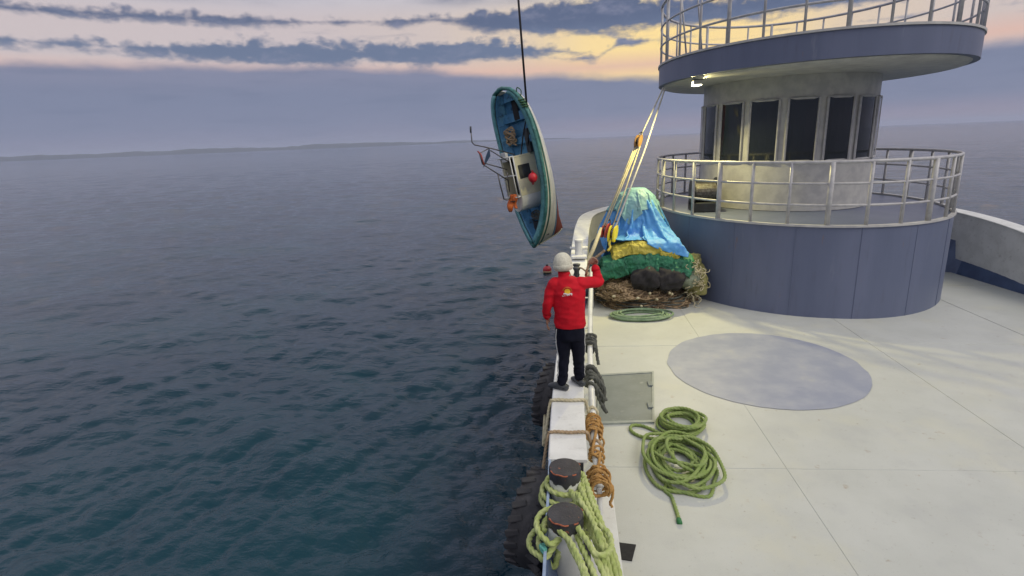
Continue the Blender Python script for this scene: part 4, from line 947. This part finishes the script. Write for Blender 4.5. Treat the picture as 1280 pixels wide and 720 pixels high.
tag(hb_.build('crane_hook', m_wire, None, True), 'dark crane hook at the end of the wire above the skiff', 'hook')
# red ball fender and orange life jacket on the skiff
rbp = ony(666, 222, 16.35); rf = thing('ball_fender', rbp, 'red ball fender tied to the skiff cabin side', 'fender')
q = B(); ell(q, rbp, (.135, .13, .15), None, 20, 12); q.build('ball', mat('bright_red_plastic', (.55, .02, .035), (.45, .02, .03), 6, .35), rf, True)
q = B(); q.tube([rbp+Vector((0, 0, .14)), rbp+Vector((-.02, .02, .2))], .03, 8); q.tube([rbp+Vector((0, 0, -.14)), rbp+Vector((0, 0, -.2))], .03, 8); q.build('eye', mat('dark_red_plastic', (.25, .01, .02)), rf, True)
ljp = ony(641, 243, 16.55); m_or = mat('orange_nylon', (.60, .15, .03), (.48, .10, .02), 10, .7, .4, 30)
lj = thing('life_jacket', ljp, 'orange life jacket dangling from the skiff guard bar', 'life jacket')
for s, l in ((-.06, .52), (.05, .42)):
    q = B(); rs = []
    for k in range(12):
        f = k/11; w = .075+.03*math.sin(f*5+s*20); c = ljp+Vector((s*(.6+f)+.01*math.sin(f*7), .02*math.sin(f*9+s*30), -l*f)); rs.append(ellring(c, w*(.75 if k in (0, 11) else 1), .05, 12))
    q.rings(rs).build('foam_panel', m_or, lj, True)
q = B(); q.tube(crom([ljp+Vector(v) for v in ((-.07, -.055, -.2), (0, -.08, -.21), (.07, -.05, -.2))], .02), .016, 6); q.build('strap', m_mat, lj, True)

# ------------------------------------------------------------------ the man
feetL, feetR = onz(704, 487, .75), onz(725, 481, .75)
elR, haR, haL = ony(748.5, 352, 6.42), ony(742, 328, 6.46), ony(684, 403, 6.33)
PM = thing('person', (.03, 6.3, .752), 'person in red jacket and white beanie standing on bulwark with right arm raised', 'person')
SHL, SHR = Vector((-.155, 6.285, 2.115)), Vector((.155, 6.29, 2.115))
HD = ony(703.5, 329.5, 6.34)
def limb(bb, P, Rr, n=16, flat=1.0):
    P = [Vector(p) for p in P]; pts = crom(P, None, False, 6); k = len(P)-1
    rr = [np.interp(i/6, range(k+1), Rr) for i in range(len(pts))]
    bb.tube(pts, rr, n)
    for p, r in ((pts[0], rr[0]), (pts[-1], rr[-1])): ell(bb, p, (r*.98,)*3, None, 12, 8)
body = B()
# head, neck, ears, nose
Hd = Matrix.Rotation(rad(14), 3, 'Z')       # turned a little to the left
ell(body, HD+Vector((0, .0, .02)), (.074, .094, .092), Hd, 20, 14); ell(body, HD+Hd @ Vector((0, .03, -.045)), (.056, .066, .075), Hd)
ell(body, HD+Hd @ Vector((0, .097, -.035)), (.012, .018, .022), Hd, 8, 6); ell(body, HD+Hd @ Vector((0, .078, -.10)), (.026, .022, .018), Hd, 8, 6)
ell(body, HD+Hd @ Vector((0, .088, -.068)), (.024, .010, .008), Hd, 8, 6); ell(body, HD+Hd @ Vector((0, .084, .008)), (.050, .014, .010), Hd, 8, 6)
for s in (-1, 1): ell(body, HD+Hd @ Vector((s*.075, -.005, -.03)), (.012, .024, .034), Hd, 10, 8)
limb(body, [HD+Vector((.0, .0, -.05)), (-.02, 6.30, 2.20), (-.01, 6.29, 2.10)], [.054, .056, .07])
# trunk and legs (inside the clothes)
body.rings([ellring((.01, 6.30, z), a, b_, 20) for z, a, b_ in ((1.42, .12, .10), (1.6, .15, .11), (1.85, .145, .10), (2.05, .16, .10), (2.13, .12, .085))])
KL, KR = Vector((-.066, 6.305, 1.17)), Vector((.116, 6.36, 1.17)); AL, AR = feetL+Vector((-.012, .0, .10)), feetR+Vector((-.008, .0, .10))
for hx, k_, a_ in ((-.07, KL, AL), (.085, KR, AR)):
    limb(body, [(hx, 6.30, 1.50), k_, a_, a_+Vector((0, 0, -.045))], [.075, .05, .036, .036])
for sh_, e_, w_ in ((SHL, Vector((-.243, 6.255, 1.85)), haL+Vector((.0, -.01, .075))), (SHR, elR, haR+Vector((.004, -.005, -.065)))):
    limb(body, [sh_, e_, w_], [.05, .038, .027])
# left hand hanging, fingers slightly curled
w = haL+Vector((0, 0, .06)); ell(body, haL+Vector((0, .0, .01)), (.017, .040, .048), None, 14, 10)
for j, l in enumerate((.066, .076, .072, .055)):
    p0 = haL+Vector((0, .032-.021*j, -.028)); body.tube(crom([p0, p0+Vector((.003, .003, -l*.45)), p0+Vector((.014, .004, -l*.78)), p0+Vector((.028, .004, -l))], None, False, 4), [.0095]*4*2+[.009]*4+[.0075], 8)
p0 = haL+Vector((.006, .036, .03)); body.tube(crom([p0, p0+Vector((.012, .022, -.02)), p0+Vector((.022, .026, -.05))], None, False, 4), [.0115]*5+[.010]*4, 8)
# right hand closed round the line
D = (ony(756, 313, 6.44)-ony(738, 331, 6.48)).normalized(); wd_ = haR-(elR); Uh = (wd_-D*wd_.dot(D)).normalized(); Wh = D.cross(Uh)
rc = haR+Uh*.028
ell(body, haR-Uh*.005-Wh*.024, (.042, .046, .020), Matrix((D, Uh, Wh)).transposed(), 14, 10)
for j in range(4):
    o_ = D*(.033-.022*j); r_ = .0255-.001*abs(j-1.5); P = [haR-Wh*.024+o_+Uh*.03]
    for a in (120, 60, 0, -60, -105, -140): P.append(rc+o_*(1-.1*(a < 0))-Wh*(r_*math.cos(rad(180-a))*-1)*-1+Uh*(r_*math.sin(rad(a))))
    body.tube(crom(P, None, False, 3), .0092-.0006*(j == 3), 8)
P = [haR-Uh*.03+D*.03-Wh*.012, haR-Uh*.012+D*.048+Wh*.006, rc+D*.052+Wh*.024-Uh*.012, rc+D*.042+Wh*.032+Uh*.012]; body.tube(crom(P, None, False, 4), [.0125]*8+[.0105]*5, 8)
me = remesh(body, 'body', .0062, 2, .5)
m_skin = mat('skin', (.36, .19, .12), (.30, .15, .095), 30, .5, .1, 120)
link('body', me, m_skin, PM)
# jacket
jk = B()
jk.rings([ellring((x, y, z), a, b_, 28) for z, x, y, a, b_ in ((1.575, .018, 6.30, .178, .135), (1.60, .018, 6.30, .188, .142), (1.66, .016, 6.30, .186, .140), (1.75, .012, 6.295, .183, .137), (1.88, .006, 6.29, .188, .135), (2.0, .002, 6.285, .198, .132), (2.08, .0, 6.285, .19, .12), (2.14, -.004, 6.285, .145, .10), (2.185, -.012, 6.29, .095, .085))])
jk.rings([ellring((HD.x+.02*(1-k)+.01, 6.295+.015*k, 2.16+.09*k), .073-.004*k, .072-.002*k, 20) for k in (0, .5, 1)])
wL = haL+Vector((0, -.008, .085)); wR = haR+(elR-haR).normalized()*.07
limb(jk, [SHL+Vector((0, 0, -.01)), SHL+Vector((-.045, -.01, -.09)), (-.247, 6.258, 1.85), wL], [.078, .070, .057, .044])
limb(jk, [SHR+Vector((-.01, 0, -.008)), SHR.lerp(elR, .5)+Vector((0, 0, .0)), elR, elR.lerp(wR, .5), wR], [.080, .068, .059, .050, .044])
def fold(p): 
    q = Vector((p.x*5, p.y*5, p.z*11)); return .008*(1-2*abs(mn.noise(q)))+.004*mn.noise(q*2.3)-.004
def jfold(p):
    e = (p-elR).length; k = max(0, 1-e/.16)
    hemk = max(0, 1-abs(p.z-1.60)/.07) if abs(p.x) < .22 else 0
    wr = max(0, 1-(p-wL).length/.16)
    return fold(p)*(1+.9*k+wr) + .004*k*math.sin(e*160)*0 - hemk*.004*math.sin(p.z*300)
me = remesh(jk, 'jacket', .0095, 6, .5, jfold)
m_red = mat('red_jacket_cloth', (.58, .006, .018), (.48, .005, .015), 7, .75, .25, 120, spec=.25)
JK = link('jacket', me, m_red, PM)
for p, r, ax in ((wL+Vector((0, 0, -.0)), .046, (wL-Vector((-.247, 6.258, 1.85))).normalized()), (wR, .046, (wR-elR).normalized())):
    q = B(); q.tube([p-ax*.03, p-ax*.01, p+ax*.012, p+ax*.02], [.052, .051, .045, .035], 18); q.build('cuff', m_red, PM, True)
# trousers
tr = B()
tr.rings([ellring((.014, 6.30, z), a, b_, 26) for z, a, b_ in ((1.42, .158, .125), (1.48, .172, .132), (1.56, .172, .130), (1.62, .165, .122))])
limb(tr, [(-.072, 6.30, 1.47), (-.066, 6.30, 1.32), KL, KL.lerp(AL, .55), AL+Vector((0, 0, .02))], [.096, .084, .070, .066, .064])
limb(tr, [(.098, 6.30, 1.47), (.106, 6.33, 1.32), KR, KR.lerp(AR, .55), AR+Vector((0, 0, .02))], [.094, .084, .070, .066, .064])
me = remesh(tr, 'trousers', .0095, 5, .5, lambda p: (.010*(1-2*abs(mn.noise(Vector((p.x*6, p.y*6, p.z*(9 if p.z > 1 else 16))))))-.003)*(1.0 if p.z < 1.4 else .6))
m_navy = mat('navy_tracksuit_cloth', (.005, .006, .013), (.009, .010, .019), 9, .9, .2, 120, spec=.15)
TR = link('trousers', me, m_navy, PM)
bvh = BVHTree.FromPolygons([v.co[:] for v in TR.data.vertices], [p.vertices[:] for p in TR.data.polygons])
bj = BVHTree.FromPolygons([v.co[:] for v in JK.data.vertices], [p.vertices[:] for p in JK.data.polygons])
def stripe(side, xs):
    P = []
    for z in np.linspace(1.56, .88, 40):
        h = bvh.ray_cast(Vector((side*1.0, xs(z), z)), Vector((-side, .0, 0)))
        if h[0]: P.append(h[0]+h[1]*.001)
    q = B()
    for a_, b_ in zip(P, P[1:]): pass
    q.tube(P, .0065, 6); q.build('side_stripe', m_white, PM, True)
stripe(-1, lambda z: np.interp(z, (.88, 1.17, 1.56), (AL.y-.03, KL.y-.035, 6.245))); stripe(1, lambda z: np.interp(z, (.88, 1.17, 1.56), (AR.y, KR.y, 6.29)))
# beanie
bn_ = B(); rs = []
Hb = Matrix.Rotation(rad(-7), 3, 'X') @ Matrix.Rotation(rad(-5), 3, 'Y')
for k in range(22):
    f = k/21; a = -.55+f*(math.pi/2*.99+.55); zz = -.0+.132*math.sin(a); r = math.cos(a)**.9
    r *= .112
    ring = []
    for j in range(48):
        th = 2*math.pi*j/48; kk = 1+.034*(j % 2)*(1-f*.7)+.03*fbm((math.cos(th)*2, math.sin(th)*2, f*2), 1.3, 3)
        ring.append(HD+Hb @ Vector((r*kk*.96*math.cos(th), r*kk*1.12*math.sin(th)-.008, zz)))
    rs.append(ring)
bn_.rings(rs); m_bean = mat('cream_knit', (.74, .72, .57), (.58, .56, .44), 34, .95, 1.0, 90)
bn_.build('beanie', m_bean, PM, True)
cf = B(); rs = []
for a, k in ((-.56, 1.0), (-.55, 1.075), (-.36, 1.085), (-.14, 1.075), (-.08, 1.0)):
    rs.append([HD+Hb @ Vector((.112*math.cos(a)**.9*k*(1+.03*(j % 2))*.96*math.cos(2*math.pi*j/56), .112*math.cos(a)**.9*k*(1+.03*(j % 2))*1.12*math.sin(2*math.pi*j/56)-.008, .132*math.sin(a))) for j in range(56)])
cf.rings(rs, False).build('beanie_cuff', m_bean, PM, True)
br = B(); br.tube([HD+Hb @ Vector((.0955*math.cos(t), .108*math.sin(t)-.006, -.068)) for t in np.linspace(0, 2*math.pi, 41)[:-1]], .010, 8, closed=True); br.build('beanie_hem', m_bean, PM, True)
pa = B(); c = HD+Hb @ Vector((-.055, -.092, .012)); n_ = Vector((-.5, -.85, .12)).normalized(); R = n_.to_track_quat('Z', 'Y').to_matrix()
pa.tube([c+n_*.006+R @ Vector((.026*math.cos(a), .022*math.sin(a), 0)) for a in np.linspace(rad(20), rad(200), 14)], .006, 6); pa.build('beanie_logo', mat('grey_knit', (.30, .30, .28), None, 3, .9), PM, True)
# emblem on the back of the jacket
def bpt(x, z, off=.004):
    h = bj.ray_cast(Vector((x, 5.4, z)), Vector((0, 1, 0))); return h[0]+Vector((0, -off, 0)) if h[0] else Vector((x, 6.15, z))
EM = ony(709, 366, 6.15); ex, ez = EM.x+.002, EM.z
def patch(name, fn, nu, nv, m, off=.004):
    q = B(); q.add([bpt(*fn(u/nu, v/nv), off) for u in range(nu+1) for v in range(nv+1)], [(u*(nv+1)+v, (u+1)*(nv+1)+v, (u+1)*(nv+1)+v+1, u*(nv+1)+v+1) for u in range(nu) for v in range(nv)])
    return q.build(name, m, JK, False)
m_sun = mat('yellow_print', (.80, .48, .02), None, 3, .6); m_orp = mat('orange_print', (.62, .20, .03), None, 3, .6); m_whp = mat('white_print', (.66, .64, .60), None, 3, .6)
patch('sun_emblem', lambda u, v: (ex+.033*v*math.cos(2*math.pi*u), ez+.012+.033*v*math.sin(2*math.pi*u)), 28, 4, m_sun)
for k in range(11):
    a0 = rad(168-15.4*k); patch('arched_letter', lambda u, v, a0=a0, k=k: (ex+(.046+.011*v)*math.cos(a0-.17*u), ez+.010+(.046+.011*v)*math.sin(a0-.17*u)), 2, 2, m_orp)
patch('wave_stripe', lambda u, v: (ex-.045+.10*u, ez-.022+.004*math.sin(u*9)+.013*v), 16, 2, m_whp, .005)
for k, w_ in enumerate((.018, .012, .02, .010, .016)):
    x0 = ex-.06+.025*k; patch('strapline_letter', lambda u, v, x0=x0, w_=w_, k=k: (x0+w_*u, ez-.044+.0035*k+.010*v), 2, 1, m_whp, .0045)
# clogs
m_clog = mat('grey_rubber_clog', (.055, .065, .07), (.04, .045, .05), 9, .6, .3, 60)
def clog(c, ang):
    R = Matrix.Rotation(rad(ang), 3, 'Z'); q = B(); rs = []
    for x, w_, h0, h1 in ((-.115, .022, .01, .05), (-.105, .036, .003, .062), (-.06, .041, .0, .075), (.0, .044, .0, .085), (.06, .050, .0, .078), (.11, .050, .0, .060), (.145, .038, .004, .045), (.162, .015, .012, .030)):
        rs.append([c+R @ Vector((w_*math.cos(a)*(1 if math.sin(a) > 0 else 1.06), x, (h0+h1)/2+(h1-h0)/2*math.copysign(abs(math.sin(a))**.7, math.sin(a)))) for a in np.linspace(0, 2*math.pi, 19)[:-1]])
    q.rings(rs); o = q.build('shoe', m_clog, PM, True)
    q = B(); q.tube(crom([c+R @ Vector(v) for v in ((-.046, .02, .06), (-.048, -.07, .055), (0, -.122, .058), (.048, -.07, .055), (.046, .02, .06))], .01), .008, 6); q.build('heel_strap', m_clog, o, True)
clog(Vector((AL.x-.03, AL.y+.015, .754)), 62); clog(Vector((AR.x-.006, AR.y+.03, .754)), 28)
hl = B(); hp0, hp1 = ony(756, 313, 6.44), rc; P = [hp0, rc+D*.02, rc-D*.05, rc-D*.12+Vector((.01, .03, -.10)), Vector((.27, 7.2, 2.0)), Vector((.28, 9.0, 1.62)), Vector((.24, 10.9, 1.22)), Vector((.13, 11.0, 1.08))]
rope(hl, P, .012, .02); tag(hl.build('hand_line', m_rope_t, None, True), 'tan line gripped in the raised hand of the person in red', 'rope')
# ------------------------------------------------------------------ haze
HAZE = True
if HAZE:
    hz = B(); hz.box((0, 0, 43), (28600, 28600, 94))
    hm = bpy.data.materials.new('sea_air'); hm.use_nodes = True; t = hm.node_tree; t.nodes.clear()
    o_ = t.nodes.new('ShaderNodeOutputMaterial'); v_ = t.nodes.new('ShaderNodeVolumePrincipled'); v_.inputs['Color'].default_value = (.74, .82, 1.0, 1); v_.inputs['Density'].default_value = 1.25e-4
    t.links.new(v_.outputs[0], o_.inputs['Volume'])
    o = hz.build('haze', hm); o['kind'] = 'stuff'; o['label'] = 'thin evening haze over the sea'
